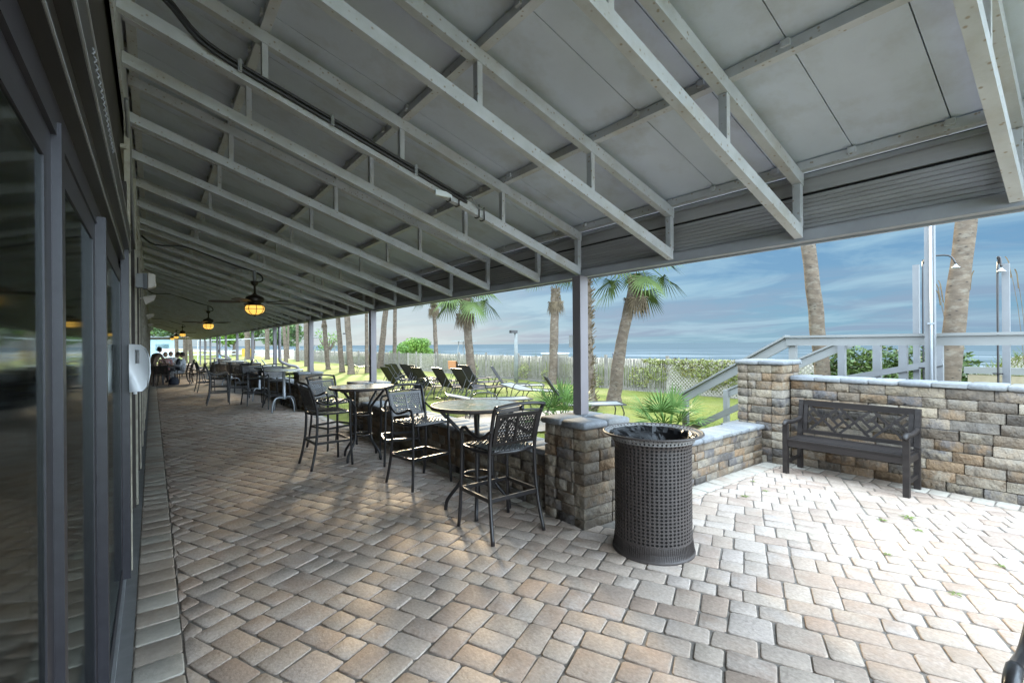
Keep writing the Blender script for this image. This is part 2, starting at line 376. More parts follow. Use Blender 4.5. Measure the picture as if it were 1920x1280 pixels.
for (i,h,wd,hh) in ashlar(182,800,3):
    x0,y0,x1,y1=i*U,h*U,(i+wd)*U,(h+hh)*U
    cx,cy=(x0+x1)/2-6.2,(y0+y1)/2-3.5
    # local axes: e1 points 25.5 deg above +x, e2 perpendicular
    X=lambda a,b:((a-6.2)*ca-(b-3.5)*sa,(a-6.2)*sa+(b-3.5)*ca)
    wc=X((x0+x1)/2,(y0+y1)/2)
    wc=(wc[0]+3,wc[1]-2)
    if wc[1]>24: continue
    if not inside(*wc): continue
    if hash((i,h))%1==0:
        q=[X(x0+GAP,y0+GAP),X(x1-GAP,y0+GAP),X(x1-GAP,y1-GAP),X(x0+GAP,y1-GAP)]
        q=[(a+3,b-2) for a,b in q]
        # trim at the border strip
        q=[(max(a,.127),b) for a,b in q]
        q=[(a,min(b,2.66) if a>3.5 and wc[1]<2.9 else b) for a,b in q]
        if wc[1]>3.35: q=[(min(a,2.895),b) for a,b in q]
        q=[(min(a,6.44),b) for a,b in q]
        ar=abs(sum(q[k][0]*q[(k+1)%4][1]-q[(k+1)%4][0]*q[k][1] for k in range(4)))/2
        if ar<.0012: continue
        paver(mb,q)
pav=mb.build('patio_paving','paver'); tag(pav,kind='structure'); smooth_by_angle(pav,50)
# far paving as a plain sheet with larger stones further out
mb=MB(); y=23.6
while y<53:
    x=.135
    while x<2.95:
        wd=random.choice((.166,.249)); x1=min(x+wd,2.99)
        mb.add([(x+.004,y+.004,0),(x1-.004,y+.004,0),(x1-.004,y+.162,0),(x+.004,y+.162,0)],[(0,1,2,3)]); x=x1
    y+=.166
tag(mb.build('paving_beyond','paver'),kind='structure')
mb=MB(); mb.box(-.2,3.1,-1.8,53.2,-.10,-.008); mb.box(3.1,6.75,-1.8,3.0,-.10,-.008)
tag(mb.build('paving_bed','sand'),kind='structure')
# border strips of soldier pavers
mb=MB(); y=-1.6
while y<53:
    d=.2; paver(mb,[(-.088,y+.002),(.122,y+.002),(.122,y+d-.002),(-.088,y+d-.002)],.002,.0); y+=d
y=-1.6
while y<2.6:
    paver(mb,[(6.455,y+.004),(6.66,y+.004),(6.66,y+.16),(6.455,y+.16)],.003,.001); y+=.166
x=3.55
while x<6.45:
    paver(mb,[(x+.003,2.67),(x+.16,2.67),(x+.16,2.88),(x+.003,2.88)],.003,.001); x+=.166
y=3.3
while y<20:
    if not(8.3<y<8.9): paver(mb,[(2.90,y+.003),(3.06,y+.003),(3.06,y+.2),(2.90,y+.2)],.002,-.002)
    y+=.205
bo=mb.build('paving_border','border'); tag(bo,kind='structure'); smooth_by_angle(bo,50)
tag(MB().box(-.22,-.09,-1.6,53,-.05,.004).build('concrete_strip','greybox'),kind='structure')
# lawn, dunes, beach, sea
def terrain(name,m,xs,ys,fz):
    v=[(x,y,fz(x,y)) for y in ys for x in xs]; n=len(xs)
    f=[(j*n+i,j*n+i+1,(j+1)*n+i+1,(j+1)*n+i) for j in range(len(ys)-1) for i in range(n-1)]
    mb=MB(); mb.add(v,f); o=mb.build(name,m,smooth=True); return tag(o,kind='structure')
def lerp(a,b,t): return a+(b-a)*t
def gz(x,y):
    z=-.03
    if x<6.7 and y<3.05 and y>-4: z=-.13
    if x>13.2: z=-.03+.25*math.sin(min(1,(x-13.2)/4)*math.pi)*.8
    if x>20: z=lerp(-.03,-3.1,min(1,(x-20)/14))
    if x>112: z-=(x-112)*.027
    return z+ .02*math.sin(x*1.3)*math.sin(y*.7)*(1 if x>4 else 0)
def frange(a,b,s):
    o=[];x=a
    while x<b: o.append(x); x+=s
    return o+[b]
terrain('lawn','grass',frange(-40,3.0,4)+frange(3.05,13.2,.4),frange(-12,3.0,1)+frange(3.05,60,.8)+frange(64,160,8),gz)
terrain('beach','bsand',frange(13.2,36,.8)+frange(40,230,10),frange(-60,160,4)+frange(170,600,20),gz)
sea=MB(); sea.add([(118,-3000,-3.45),(22000,-14000,-3.45),(22000,22000,-3.45),(118,22000,-3.45)],[(0,1,2,3)])
tag(sea.build('sea','sea'),kind='structure')
far=MB(); far.add([(-900,150,-.2),(14,150,-.2),(14,900,-.2),(-900,900,-.2)],[(0,1,2,3)])
tag(far.build('far_ground','grass'),kind='structure')
tag(MB().add([(4.3,6.9,-.002),(6.4,6.2,-.002),(8.0,7.9,-.002),(6.3,9.3,-.002),(3.6,8.0,-.002)],[(0,1,2,3,4)]).build('garden_path','border'),kind='structure')
# grass blades (uncountable)
rnd=random.Random(5); V=[];F=[]
def blade(x,y,z,h,w,lean):
    a=rnd.random()*6.283; b=rnd.random()*6.283; k=len(V)
    V.extend([(x-math.cos(a)*w,y-math.sin(a)*w,z),(x+math.cos(a)*w,y+math.sin(a)*w,z),(x+math.cos(b)*lean,y+math.sin(b)*lean,z+h)]); F.append((k,k+1,k+2))
for _ in range(60000):
    u=rnd.random()**1.6; d=4+u*16; th=rnd.uniform(R(8),R(78)); x=d*math.sin(th); y=d*math.cos(th)
    if x<3.5 or x>13.1 or (x<7.4 and y<3.1): continue
    blade(x,y,-.03,rnd.uniform(.02,.05),.004,.02)
mb=MB(); mb.v=V; mb.f=F; tag(mb.build('grass','blades'),'short bright yellow green lawn grass','grass',kind='stuff')
V=[];F=[]
for _ in range(26000):
    y=rnd.uniform(-1,60)*rnd.random()**.3; x=13.5+rnd.random()**1.7*9
    if y<3.3: x=max(x,14.6)
    blade(x,y,gz(x,y)-.02,rnd.uniform(.25,.85),.012,.22)
for _ in range(900):
    y=rnd.uniform(2,50); x=14+rnd.random()*8; blade(x,y,gz(x,y)-.02,rnd.uniform(1.0,1.5),.006,.2)
mb=MB(); mb.v=V; mb.f=F; tag(mb.build('dune_grass','dune'),'tall yellow green dune grass and sea oats behind the fence','dune grass',kind='stuff')

# ================================================================== STONE WALLS
def wall_blocks(x0,x1,y0,y1,z0,z1,ch,lmin,lmax,seed,b=.0075,j=.006):
    random.seed(seed); mb=MB(); n=max(1,round((z1-z0)/ch)); ch=(z1-z0)/n
    along='y' if (y1-y0)>(x1-x0) else 'x'; sq=abs((y1-y0)-(x1-x0))<.25
    for k in range(n):
        za,zb=z0+k*ch+.0015,z0+(k+1)*ch-.0015
        if sq:
            # four-sided pillar: pinwheel of blocks
            mx=x0+(x1-x0)*random.choice((.34,.42,.58,.66)); my=y0+(y1-y0)*random.choice((.34,.45,.58,.68)); t=.14
            for (a,b_,c,d) in ((x0,mx,y0,y0+t),(mx,x1,y0,y0+t),(x0,mx,y1-t,y1),(mx,x1,y1-t,y1)): rock_block(mb,a+.001,b_-.001,c,d,za,zb,b,j)
            for (a,b_,c,d) in ((x0,x0+t,y0+t,my),(x0,x0+t,my,y1-t),(x1-t,x1,y0+t,my),(x1-t,x1,my,y1-t)):
                if d-c>.03: rock_block(mb,a,b_,c+.001,d-.001,za,zb,b,j)
        else:
            lo,hi=(y0,y1) if along=='y' else (x0,x1); p=lo-(random.uniform(0,lmin) if k%2 else 0); t0=min(.13,((x1-x0) if along=='y' else (y1-y0))/2-.01)
            while p<hi-.01:
                q=p+random.uniform(lmin,lmax)
                if hi-q<lmin*.5: q=hi
                a,c=max(p,lo)+.001,min(q,hi)-.001
                if c-a>.02:
                    if along=='y':
                        rock_block(mb,x0,x0+t0,a,c,za,zb,b,j); rock_block(mb,x1-t0,x1,a,c,za,zb,b,j)
                    else:
                        rock_block(mb,a,c,y0,y0+t0,za,zb,b,j); rock_block(mb,a,c,y1-t0,y1,za,zb,b,j)
                p=q
    random.seed(seed+1); return mb
def caps(x0,x1,y0,y1,z0,z1,step,along,b=.012):
    mb=MB(); lo,hi=(y0,y1) if along=='y' else (x0,x1); n=max(1,round((hi-lo)/step)); s=(hi-lo)/n
    for i in range(n):
        a,c=lo+i*s+.002,lo+(i+1)*s-.002
        if along=='y': rock_block(mb,x0,x1,a,c,z0,z1+random.uniform(-.003,.003),b,.005)
        else: rock_block(mb,a,c,y0,y1,z0,z1+random.uniform(-.003,.003),b,.005)
    return mb
def stone(name,label,cat,x0,x1,y0,y1,h,capt=.06,ov=.03,ch=.095,lmin=.16,lmax=.3,seed=1,capstep=.22,sq=False,group=None):
    r=empty(name,label,cat,((x0+x1)/2,(y0+y1)/2,-.02),group=group)
    ox,oy=r.location.x,r.location.y
    z1=h-capt+.02
    blk=wall_blocks(x0-ox,x1-ox,y0-oy,y1-oy,0,z1,ch,lmin,lmax,seed).build('stone_courses','stone',r); smooth_by_angle(blk,50)
    MB().box(x0-ox+.04,x1-ox-.04,y0-oy+.04,y1-oy-.04,.005,z1-.004).build('core','mortar',r)
    if sq:
        mb=MB(); a,b_,c,d=x0-ox-ov,x1-ox+ov,y0-oy-ov,y1-oy+ov; m1=a+(b_-a)*.5; m2=c+(d-c)*.5
        for q in ((a,m1-.002,c,m2-.002),(m1+.002,b_,c,m2-.002),(a,m1-.002,m2+.002,d),(m1+.002,b_,m2+.002,d)): rock_block(mb,*q,z1+.002,z1+capt,.012,.004)
    else:
        al='y' if (y1-y0)>(x1-x0) else 'x'
        mb=caps(x0-ox-ov,x1-ox+ov,y0-oy-(ov if al=='x' else 0),y1-oy+(ov if al=='x' else 0),z1+.002,z1+capt,capstep,al)
    cp=mb.build('cap','cap',r); smooth_by_angle(cp,50)
    return r
G='stone pillars carrying the awning columns'
stone('stone_pillar','stone pillar right beside the perforated trash can','stone pillar',2.93,3.47,2.78,3.30,.92,seed=11,sq=True,ch=.098,group=G)
stone('stone_pillar','stone pillar behind the second bar table and its stools','stone pillar',2.93,3.50,8.30,8.84,.92,seed=12,sq=True,ch=.098,group=G)
stone('stone_pillar','third stone pillar from the trash can, with pale cap near the white pedestal table','stone pillar',2.93,3.50,12.60,13.14,.92,seed=13,sq=True,ch=.12,group=G)
py=[17.0,21.35,25.7,30.35,34.8,39.3,43.8,48.5]
for i,y in enumerate(py[:4]):
    stone('stone_pillar','stone pillar at the low wall, number %s from the far end of the patio'%['eight','seven','six','five'][i],'stone pillar',2.93,3.50,y-.05,y+.5,.92,seed=14+i,sq=True,ch=.12,group=G)
GW='low stone seat walls between pillars'
stone('stone_wall','low dark stone seat wall behind the near bar table and stools','low wall',3.0,3.34,3.305,8.295,.58,seed=21,group=GW,ch=.1)
stone('stone_wall','low stone seat wall running from the white pedestal table to the third pillar','low wall',2.98,3.34,11.75,12.58,.60,seed=22,group=GW,ch=.12)
stone('stone_wall','low stone seat wall behind the far group of bar stools','low wall',2.98,3.34,13.16,16.93,.60,seed=23,group=GW,ch=.12,lmin=.25,lmax=.4)
stone('stone_wall','long low stone wall beyond the bar stools, before the diners','low wall',2.98,3.34,17.52,21.28,.60,seed=24,group=GW,ch=.15,lmin=.3,lmax=.5)
stone('stone_wall','low stone wall beside the diners at the far end','low wall',2.98,3.34,21.87,35,.60,seed=26,group=GW,ch=.2,lmin=.5,lmax=.8,capstep=.8)
stone('stone_wall','low sunlit stone wall between trash can and tall corner pillar','low wall',3.48,6.48,2.90,3.22,.50,seed=31,ch=.088,lmin=.14,lmax=.26,group=GW)
stone('stone_wall','tall stone wall behind the dark wooden bench','stone wall',6.70,7.02,-1.9,2.63,1.155,seed=41,capt=.062,ch=.1095,lmin=.2,lmax=.38,capstep=.29,ov=.028)
stone('stone_pillar','tall stone corner pillar left of the bench at the end of the low wall','stone pillar',6.50,7.02,2.65,3.24,1.36,seed=42,sq=True,capt=.065,ch=.1085)

# ================================================================== AWNING
aw=empty('patio_awning','long grey metal awning roof over the paved patio','awning')
FY=[-.62,.31,1.27,2.21,3.23,3.83,4.78,5.68,6.64,7.57]
c0=8.55
for k in range(10):
    for d in (0,.5,1.46,2.42,3.41): 
        yy=c0+4.42*k+d
        if yy<52: FY.append(yy)
XL,XR=-.14,3.31
lo=lambda x:3.38-(x-XL)*(3.38-2.272)/(3.30-XL)
up=lambda x:3.67-(x-XL)*.308
nst=0; ex=MB()
for i,yf in enumerate(FY):
    y0,y1=yf-.05,yf
    ch=MB(); a=[(XL,lo(XL)),(XR,lo(XR)),(XR,lo(XR)+.075),(XL,lo(XL)+.075)]
    ch.add([(x,y0,z) for x,z in a]+[(x,y1,z) for x,z in a],[(0,1,2,3),(7,6,5,4),(0,4,5,1),(1,5,6,2),(2,6,7,3),(3,7,4,0)])
    ch.build('lower_chord','steel',aw)
    ra=MB(); x2=3.325; a=[(XL,up(XL)),(x2,up(x2)),(x2,up(x2)+.078),(XL,up(XL)+.078)]
    ra.add([(x,y0-.002,z) for x,z in a]+[(x,y1+.002,z) for x,z in a],[(0,1,2,3),(7,6,5,4),(0,4,5,1),(1,5,6,2),(2,6,7,3),(3,7,4,0)])
    ra.build('rafter','steel',aw)
    for x in (.56,1.46,2.38,3.30):
        w=.017 if x<3 else .022
        m=MB() if nst<100 else ex
        m.box(x-w,x+w,y0+.003,y1-.003,lo(x)+.07,up(x)+.002)
        if nst<100: m.build('strut','steel',aw)
        nst+=1
tag(ex.build('strut','steel',aw),kind='stuff')
for x in (-.10,.56,1.48,2.40,3.30):
    pm=MB().box(x-.028,x+.028,-.75,52.5,up(x)+.080,up(x)+.132); yq=.085
    while yq<14:
        pm.box(x-.045,x-.029,yq-.02,yq+.02,up(x)+.10,up(x)+.134); yq+=.4275
    pm.build('purlin','steel',aw)
mb=MB(); y=-1.9; k=0
ys=[.085,.515,.945]; y=.085-.4275*2
while y<52.4:
    y2=y+.4275
    a=[(-.20,up(-.20)+.134),(3.40,up(3.40)+.134)]
    mb.add([(a[0][0],y+.003,a[0][1]),(a[1][0],y+.003,a[1][1]),(a[1][0],y2-.003,a[1][1]),(a[0][0],y2-.003,a[0][1]),
            (a[0][0],y+.003,a[0][1]+.03),(a[1][0],y+.003,a[1][1]+.03),(a[1][0],y2-.003,a[1][1]+.03),(a[0][0],y2-.003,a[0][1]+.03)],
           [(3,2,1,0),(4,5,6,7),(0,1,5,4),(1,2,6,5),(2,3,7,6),(3,0,4,7)])
    y=y2
mb.build('roof_panels','roofp',aw)
mb=MB(); mb.add([(-.25,-.85,up(-.25)+.175),(3.46,-.85,up(3.46)+.175),(3.46,52.5,up(3.46)+.175),(-.25,52.5,up(-.25)+.175),(-.25,-.85,up(-.25)+.195),(3.46,-.85,up(3.46)+.195),(3.46,52.5,up(3.46)+.195),(-.25,52.5,up(-.25)+.195)],
  [(3,2,1,0),(4,5,6,7),(0,1,5,4),(1,2,6,5),(2,3,7,6),(3,0,4,7)]); mb.build('roof_cover','fascia',aw)
# edge beam, drip edges, fascia
MB().box(3.325,3.40,-.75,52.5,2.25,2.315).build('edge_beam','beamg',aw)
MB().box(3.403,3.425,-.75,52.5,2.238,2.33).build('drip_edge','beamg',aw)
mb=MB(); z=2.317; n=7; dzz=.022
prof=[]
for k in range(9): prof+= [(3.372,z+k*.0265),(3.372,z+k*.0265+.018),(3.378,z+k*.0265+.0225)]
base=[]
for k in range(len(prof)-1):
    (xa,za),(xb,zb)=prof[k],prof[k+1]
    mb.add([(xa,-.75,za),(xa,52.5,za),(xb,52.5,zb),(xb,-.75,zb)],[(0,1,2,3)])
mb.build('ribbed_fascia','fascia',aw)
MB().box(3.374,3.39,-.75,52.5,2.568,2.655).build('upper_fascia','fascia',aw)
MB().box(3.40,3.43,-.75,52.5,2.335,2.78).build('gutter_back','black',aw)
MB().box(3.345,3.395,-.75,52.5,2.657,2.682).build('fascia_trim','beamg',aw)
mb=MB(); mb.tube([(3.345,-.75,2.705),(3.345,52.5,2.705)],.017,8); o=mb.build('edge_pipe','steel',aw,True)
cy=[3.17,8.55,12.86]+[c0+4.42*k for k in range(2,10)]
for i,y in enumerate(cy):
    o=MB().box(-.052,.052,-.052,.052,0,2.25-(.922 if i<6 else .0)).build('column','column',aw)
    o.location=(3.29,y,.922 if i<6 else 0)
# end beam
MB().box(-.14,3.4,52.3,52.45,2.25,2.42).build('end_beam','steel',aw)
# ledger against the wall
MB().box(-.155,-.142,-.75,52,3.28,3.66).build('ledger','steel',aw)

# ================================================================== BUILDING (left)
bd=empty('building_wall','dark restaurant wall with glass doors along the patio','wall')
MB().box(-.45,-.178,-1.9,53,2.43,3.9).build('upper_wall','wallb',bd)
hd=MB(); hd.box(-.45,-.118,-1.9,4.25,2.26,2.43).build('header_beam','header',bd)
MB().box(-.45,-.146,-1.9,4.25,2.19,2.26).build('header_rail','header',bd)
MB().box(-.45,-.178,-1.9,4.25,2.11,2.19).build('header_track','door',bd)
mb=MB(); mb.bar((-.1165,-1.9,2.28),(-.1165,4.25,2.28),.004,.008); mb.bar((-.1165,-1.9,2.41),(-.1165,4.25,2.41),.004,.006); mb.bar((-.1445,-1.9,2.20),(-.1445,4.25,2.20),.004,.006)
mb.build('header_seal','sill',bd)
MB().box(-.26,-.150,-1.9,4.18,-.01,.028).build('door_sill','sill',bd)
posts=[(.35,-.215,-.175,.045),(1.55,-.212,-.170,.05),(2.57,-.197,-.150,.05),(4.1,-.165,-.123,.09)]
for k,(y,xa,xb,t) in enumerate(posts):
    o=MB().box(xa,xb,y,y+t,.03,2.14 if k<3 else 2.26).build('door_post','door',bd)
# sliding panels with stiles, rails, panes
prev=-1.2
for k,(y,xa,xb,t) in enumerate(posts):
    ya,yb=prev,y; xp=(posts[k-1][2] if k else -.175)-.014
    pn=MB().box(xp-.03,xp,ya,ya+.05,.03,2.11).box(xp-.03,xp,yb-.09,yb,.03,2.11).box(xp-.03,xp,ya+.05,yb-.09,2.03,2.11).box(xp-.03,xp,ya+.05,yb-.09,.03,.13).build('door_panel','door',bd)
    MB().box(xp-.010,xp-.004,ya+.05,yb-.09,.13,2.03).build('pane','glass',pn)
    prev=y+t
mb=MB()
for k in range(60):
    y=-1.4+k*.095; mb.add([(-.25-.012*(k%2),y,.02),(-.25-.012*((k+1)%2),y+.095,.02),(-.25-.012*((k+1)%2),y+.095,2.1),(-.25-.012*(k%2),y,2.1)],[(0,1,2,3)])
mb.build('curtain','curtain',bd)
MB().box(-2.5,-2.4,-1.9,53,0,3).build('inner_wall','wallb',bd)
# further bays: cream trim, dark window frames, dark panels
y=4.19
MB().box(-.30,-.165,4.26,53,2.28,2.43).build('lintel','wallb',bd)
k=0
while y<52:
    MB().box(-.30,-.135,y,y+.10,0,2.75).build('pilaster','wallb',bd)
    MB().box(-.15,-.118,y+.10,y+.13,.01,3.3).build('trim_strip','trim',bd)
    MB().box(-.30,-.160,y+.16,y+.24,.02,2.28).build('window_stile','door',bd)
    MB().box(-.15,-.125,y+.25,y+.27,.3,2.6).build('trim_strip','trim',bd)
    fr=MB().box(-.28,-.16,y+.30,y+1.7,.02,.25).box(-.28,-.16,y+.30,y+.36,.25,2.28).box(-.28,-.16,y+1.64,y+1.7,.25,2.28).build('window_frame','door',bd)
    MB().box(-.23,-.222,y+.36,y+1.64,.25,2.28).build('pane','glass',fr)
    MB().box(-.45,-.40,y+.3,y+1.7,.02,2.28).build('backing_panel','wallb',bd)
    y+=1.75; k+=1
MB().box(-.17,-.135,4.26,52,3.0,3.03).build('wall_flashing','trim',bd)
t=tag(MB().tube([(-.125,3.95,3.22),(-.125,4.6,2.98),(-.125,5.6,2.52)],.013,8,smooth=4).build('wall_conduit','greybox',smooth=True),'grey electrical conduit running down the wall to the nearest wall light','conduit')
# spring of the door track
mb=MB()
for k in range(18):
    mb.tube([(-.117,1.6+k*.045,2.35),(-.112,1.603+k*.045,2.36),(-.117,1.606+k*.045,2.37)],.0022,5)
mb.build('track_clips','greybox',bd)
# soap dispenser
sd_=empty('soap_dispenser','white wall soap dispenser with grey sight window','soap dispenser',(-.123,4.02,1.30))
mb=MB(); 
prof=[(0,.0),(.075,.0),(.10,.03),(.115,.12),(.112,.22),(.09,.29),(.06,.315),(0,.32)]
vs=[];
for x,z in prof:
    for yy,xx in ((-.0,x*.92),(.01,x),(.12,x),(.13,x*.92)): vs.append((xx,yy,z))
fs=[]
for i in range(len(prof)-1):
    for j2 in range(3): fs.append((i*4+j2,i*4+j2+1,(i+1)*4+j2+1,(i+1)*4+j2))
fs.append(tuple(i*4 for i in range(len(prof)))); fs.append(tuple(i*4+3 for i in range(len(prof)))[::-1])
fs.append((0,3,2,1))
mb.add(vs,fs); bo_=mb.build('body','white',sd_); bv=bo_.modifiers.new('b','BEVEL'); bv.width=.012; bv.segments=3; bv.limit_method='ANGLE'; bo_.data.polygons.foreach_set('use_smooth',[True]*len(bo_.data.polygons))
mb=MB(); mb.tube([(.045,-.001,.19),(.045,-.001,.28)],.011,10,flat=1); o=mb.build('sight_window','greybox',sd_,True)
mb=MB(); mb.tube([(.03,.06,.002),(.03,.06,-.02)],.010,8); mb.build('nozzle','white',sd_)
# wall lights
def wall_light(y,z,label,s=1):
    r=empty('wall_light',label,'wall light',(-.12,y,z),group='emergency lights along the wall'); 
    MB().box(0,.055*s,0,.09,-.06*s,.07*s).build('junction_box','greybox',r)
    MB().box(.056*s,.088*s,-.01,.11,-.07*s,.075*s).build('housing','black',r)
    mb=MB(); x0,x1=.089*s,.155*s
    mb.add([(x0,-.02,-.075*s),(x0,.13,-.075*s),(x0,.13,.085*s),(x0,-.02,.085*s),(x1,-.01,-.045*s),(x1,.12,-.045*s),(x1*.96,.12,.07*s),(x1*.96,-.01,.07*s)],[(0,1,2,3)[::-1],(4,5,6,7),(0,1,5,4),(1,2,6,5),(2,3,7,6),(3,0,4,7)])
    o=mb.build('lens','beige',r); bv=o.modifiers.new('b','BEVEL'); bv.width=.008; bv.segments=2
wall_light(5.6,2.22,'nearest beige wall light above the soap dispenser')
def spot(y,z,label):
    r=empty('wall_spot',label,'wall light',(-.12,y,z),group='small wall spots')
    mb=MB(); mb.tube([(0,0,0),(.05,0,.02),(.09,0,0)],.012,6); mb.build('arm','beige',r)
    mb=MB(); mb.add([(.03,-.07,.02),(.16,-.07,.05),(.16,.07,.05),(.03,.07,.02),(.06,-.05,-.07),(.15,-.05,-.01),(.15,.05,-.01),(.06,.05,-.07)],[(0,1,2,3)[::-1],(4,5,6,7),(0,1,5,4),(1,2,6,5),(2,3,7,6),(3,0,4,7)]); mb.build('head','beige',r)
spot(7.4,2.20,'small beige wall spot just beyond the nearest wall light')
spot(11.5,2.20,'small beige wall spot, second from the nearest')
spot(16,2.2,'small beige wall spot, third from the nearest')
spot(20,2.2,'small beige wall spot, fourth from the nearest')

# ================================================================== CABLES
cb=empty('roof_cable','thick black cable clipped along a roof chord from the wall to above the patio','cable')
P=[(-.10,3.10,3.52),(.06,3.12,3.47),(.22,3.14,3.32)]+[(x,3.165,lo(x)+.045) for x in (.42,.7,1.0,1.3,1.6,1.8,2.0)]
MB().tube(P,.013,8,smooth=4).build('cable','black',cb,True)
MB().tube([(x,y-.004,z+.026) for x,y,z in P],.010,8,smooth=4).build('cable','black',cb,True)
for x in (.42,.95,1.55): MB().tube([(x,3.146,lo(x)+.02),(x,3.15,lo(x)+.09)],.012,6).build('clip','sill',cb)
for x in (1.85,1.93,2.12,2.17):
    MB().tube([(x,3.172,lo(x)+.09),(x,3.168,lo(x)-.004),(x+.015,3.20,lo(x)-.006),(x+.01,3.245,lo(x)+.0),(x,3.25,lo(x)+.07)],.005,5,smooth=3).build('cable_tie','black',cb)
MB().tube([(1.98,3.165,lo(1.98)+.06),(2.03,3.15,lo(2.03)+.10),(2.1,3.155,lo(2.1)+.05),(2.18,3.17,lo(2.18)+.07)],.006,6,smooth=4).build('wire','greybox',cb)
MB().box(1.72,1.86,3.16,3.178,lo(1.8)-.01,lo(1.8)+.03).build('bracket','white',cb)

# ================================================================== CEILING FANS
def fan(x,y,zb,rz,label,first=None,hook=True):
    r=empty('ceiling_fan',label,'ceiling fan',(x,y,zb),rz,'ceiling fans under the awning')
    # zb = bottom of the lantern
    g=MB(); g.lathe([(.055,.03),(.115,.06),(.145,.10),(.150,.14),(.135,.175),(.12,.185)],20); gl=g.build('lamp_glass','lamp',r,True)
    MB().lathe([(.001,.07),(.03,.09),(.03,.14),(.001,.16)],10,cap=False).build('bulb','bulb',gl,True)
    c=MB()
    for k in range(8):
        a=k*math.pi/4; q=[(.05,.022),(.118,.05),(.153,.10),(.158,.14),(.143,.18)]
        c.tube([(rr*math.cos(a),rr*math.sin(a),z) for rr,z in q],.005,5,smooth=2)
    for rr,z in ((.156,.12),(.055,.024)): c.tube([(rr*math.cos(t*math.pi/8),rr*math.sin(t*math.pi/8),z) for t in range(16)],.005,5,closed=True)
    c.tube([(0,0,-.005),(0,0,.03)],.012,6); c.build('cage','bronze',r)
    m=MB(); m.lathe([(.155,.182),(.16,.19),(.10,.205),(.10,.23),(.135,.25),(.145,.27),(.145,.31),(.13,.335),(.07,.36),(.03,.385),(.018,.40),(.018,.52),(.05,.545),(.07,.60),(.001,.605)],20); m.build('motor','bronze',r,True)
    for k in range(5):
        a=2*math.pi*k/5+.35; b=MB(); d=Vector((math.cos(a),math.sin(a),0)); sdv=Vector((-math.sin(a),math.cos(a),.18)).normalized()
        b.bar(d*.12+Vector((0,0,.245)),d*.24+Vector((0,0,.235)),.03,.008)
        n=10; L=[]
        for i in range(n+1):
            t=i/n; rr=.22+.46*t; wv=.045+.028*math.sin(min(1,t*1.1)*math.pi*.75); 
            if i==n: wv=.03
            L.append((d*rr-sdv*wv+Vector((0,0,.238)),d*rr+sdv*wv+Vector((0,0,.238))))
        vs=[]; 
        for p,q in L: vs+= [p,q,p+Vector((0,0,.008)),q+Vector((0,0,.008))]
        fs=[]
        for i in range(n):
            o=i*4; fs+= [(o,o+4,o+5,o+1),(o+2,o+3,o+7,o+6),(o,o+2,o+6,o+4),(o+1,o+5,o+7,o+3)]
        fs+=[(0,1,3,2),(n*4,n*4+2,n*4+3,n*4+1)]
        b.add(vs,fs); b.build('blade','blade',r)
    return r
def nearest(y): return min(FY,key=lambda f:abs(f-y))
fans=[(1.40,9.05,'nearest lit fan'),(1.40,17.37,'second lit ceiling fan from the camera'),(1.40,33.1,'third lit ceiling fan from the camera'),(1.40,42.0,'fourth lit ceiling fan from the camera'),(1.40,50.7,'farthest lit ceiling fan')]
fl=['nearest bronze ceiling fan with glowing caged lantern','second nearest bronze ceiling fan with glowing lantern','middle one of the five bronze ceiling fans with lanterns','second farthest bronze ceiling fan with glowing lantern','farthest bronze ceiling fan with glowing lantern']
base_fan=None
for i,(x,y,_) in enumerate(fans):
    y=nearest(y)-.025; zb=lo(x)-.62-.02
    if i==0: base_fan=fan(x,y,2.11,0,fl[0])
    else: dup(base_fan,(x,y,2.11+.05*(i>1)),.3*i,fl[i])
    # mounting block up to the chord and its cable
    zt=2.11+.05*(i>1)+.60
    if zt<lo(x)+.01: 
        pass
    c=empty('fan_cable',['black cable looping down to the nearest ceiling fan','black cable running to the second ceiling fan','black cable running to the middle ceiling fan','black cable to the second farthest fan','black cable to the farthest fan'][i],'cable',group='cables feeding the fans')
    yy=y+.06
    MB().tube([(-.12,yy,3.30),(.05,yy,3.18),(.45,yy,lo(.45)-.0),(.9,yy,lo(.9)-.01),(1.22,yy,lo(1.22)-.01),(1.36,yy-.02,lo(1.36)+.0),(1.50,yy-.05,lo(1.45)-.05),(1.52,yy-.06,lo(1.5)-.12),(x+.05,y,zt-.01)],.014,7,smooth=4).build('cable','black',c,True)
    MB().tube([(x,y,zt-.01),(x,y,lo(x)+.01)],.03,8).build('hanger','greybox',c)

# ================================================================== FURNITURE
def ribbon_panel(mb,w,h,dirs,space,rw,th,mtx,off=0.0):
    for di,a in enumerate(dirs):
        d=Vector((math.cos(a),math.sin(a))); n=Vector((-d.y,d.x)); ext=abs(w*n.x)+abs(h*n.y)
        k=-ext/2-space
        while k<ext/2+space:
            # clip line p = n*k + d*t to rectangle
            t0,t1=-9,9
            for ax,half in ((0,w/2),(1,h/2)):
                pk=n[ax]*k; dd=d[ax]
                if abs(dd)<1e-6:
                    if abs(pk)>half: t0,t1=1,0
                else:
                    a0,a1=sorted(((-half-pk)/dd,(half-pk)/dd)); t0=max(t0,a0); t1=min(t1,a1)
            if t1-t0>.01:
                p=n*k+d*t0; q=n*k+d*t1; z=di*th*.6+off
                A=[Vector((p.x,p.y,z))-Vector((n.x,n.y,0))*rw/2,Vector((p.x,p.y,z))+Vector((n.x,n.y,0))*rw/2,Vector((q.x,q.y,z))+Vector((n.x,n.y,0))*rw/2,Vector((q.x,q.y,z))-Vector((n.x,n.y,0))*rw/2]
                B=[v+Vector((0,0,th)) for v in A]
                mb.add(A+B,[(3,2,1,0),(4,5,6,7),(0,1,5,4),(1,2,6,5),(2,3,7,6),(3,0,4,7)],mtx)
            k+=space
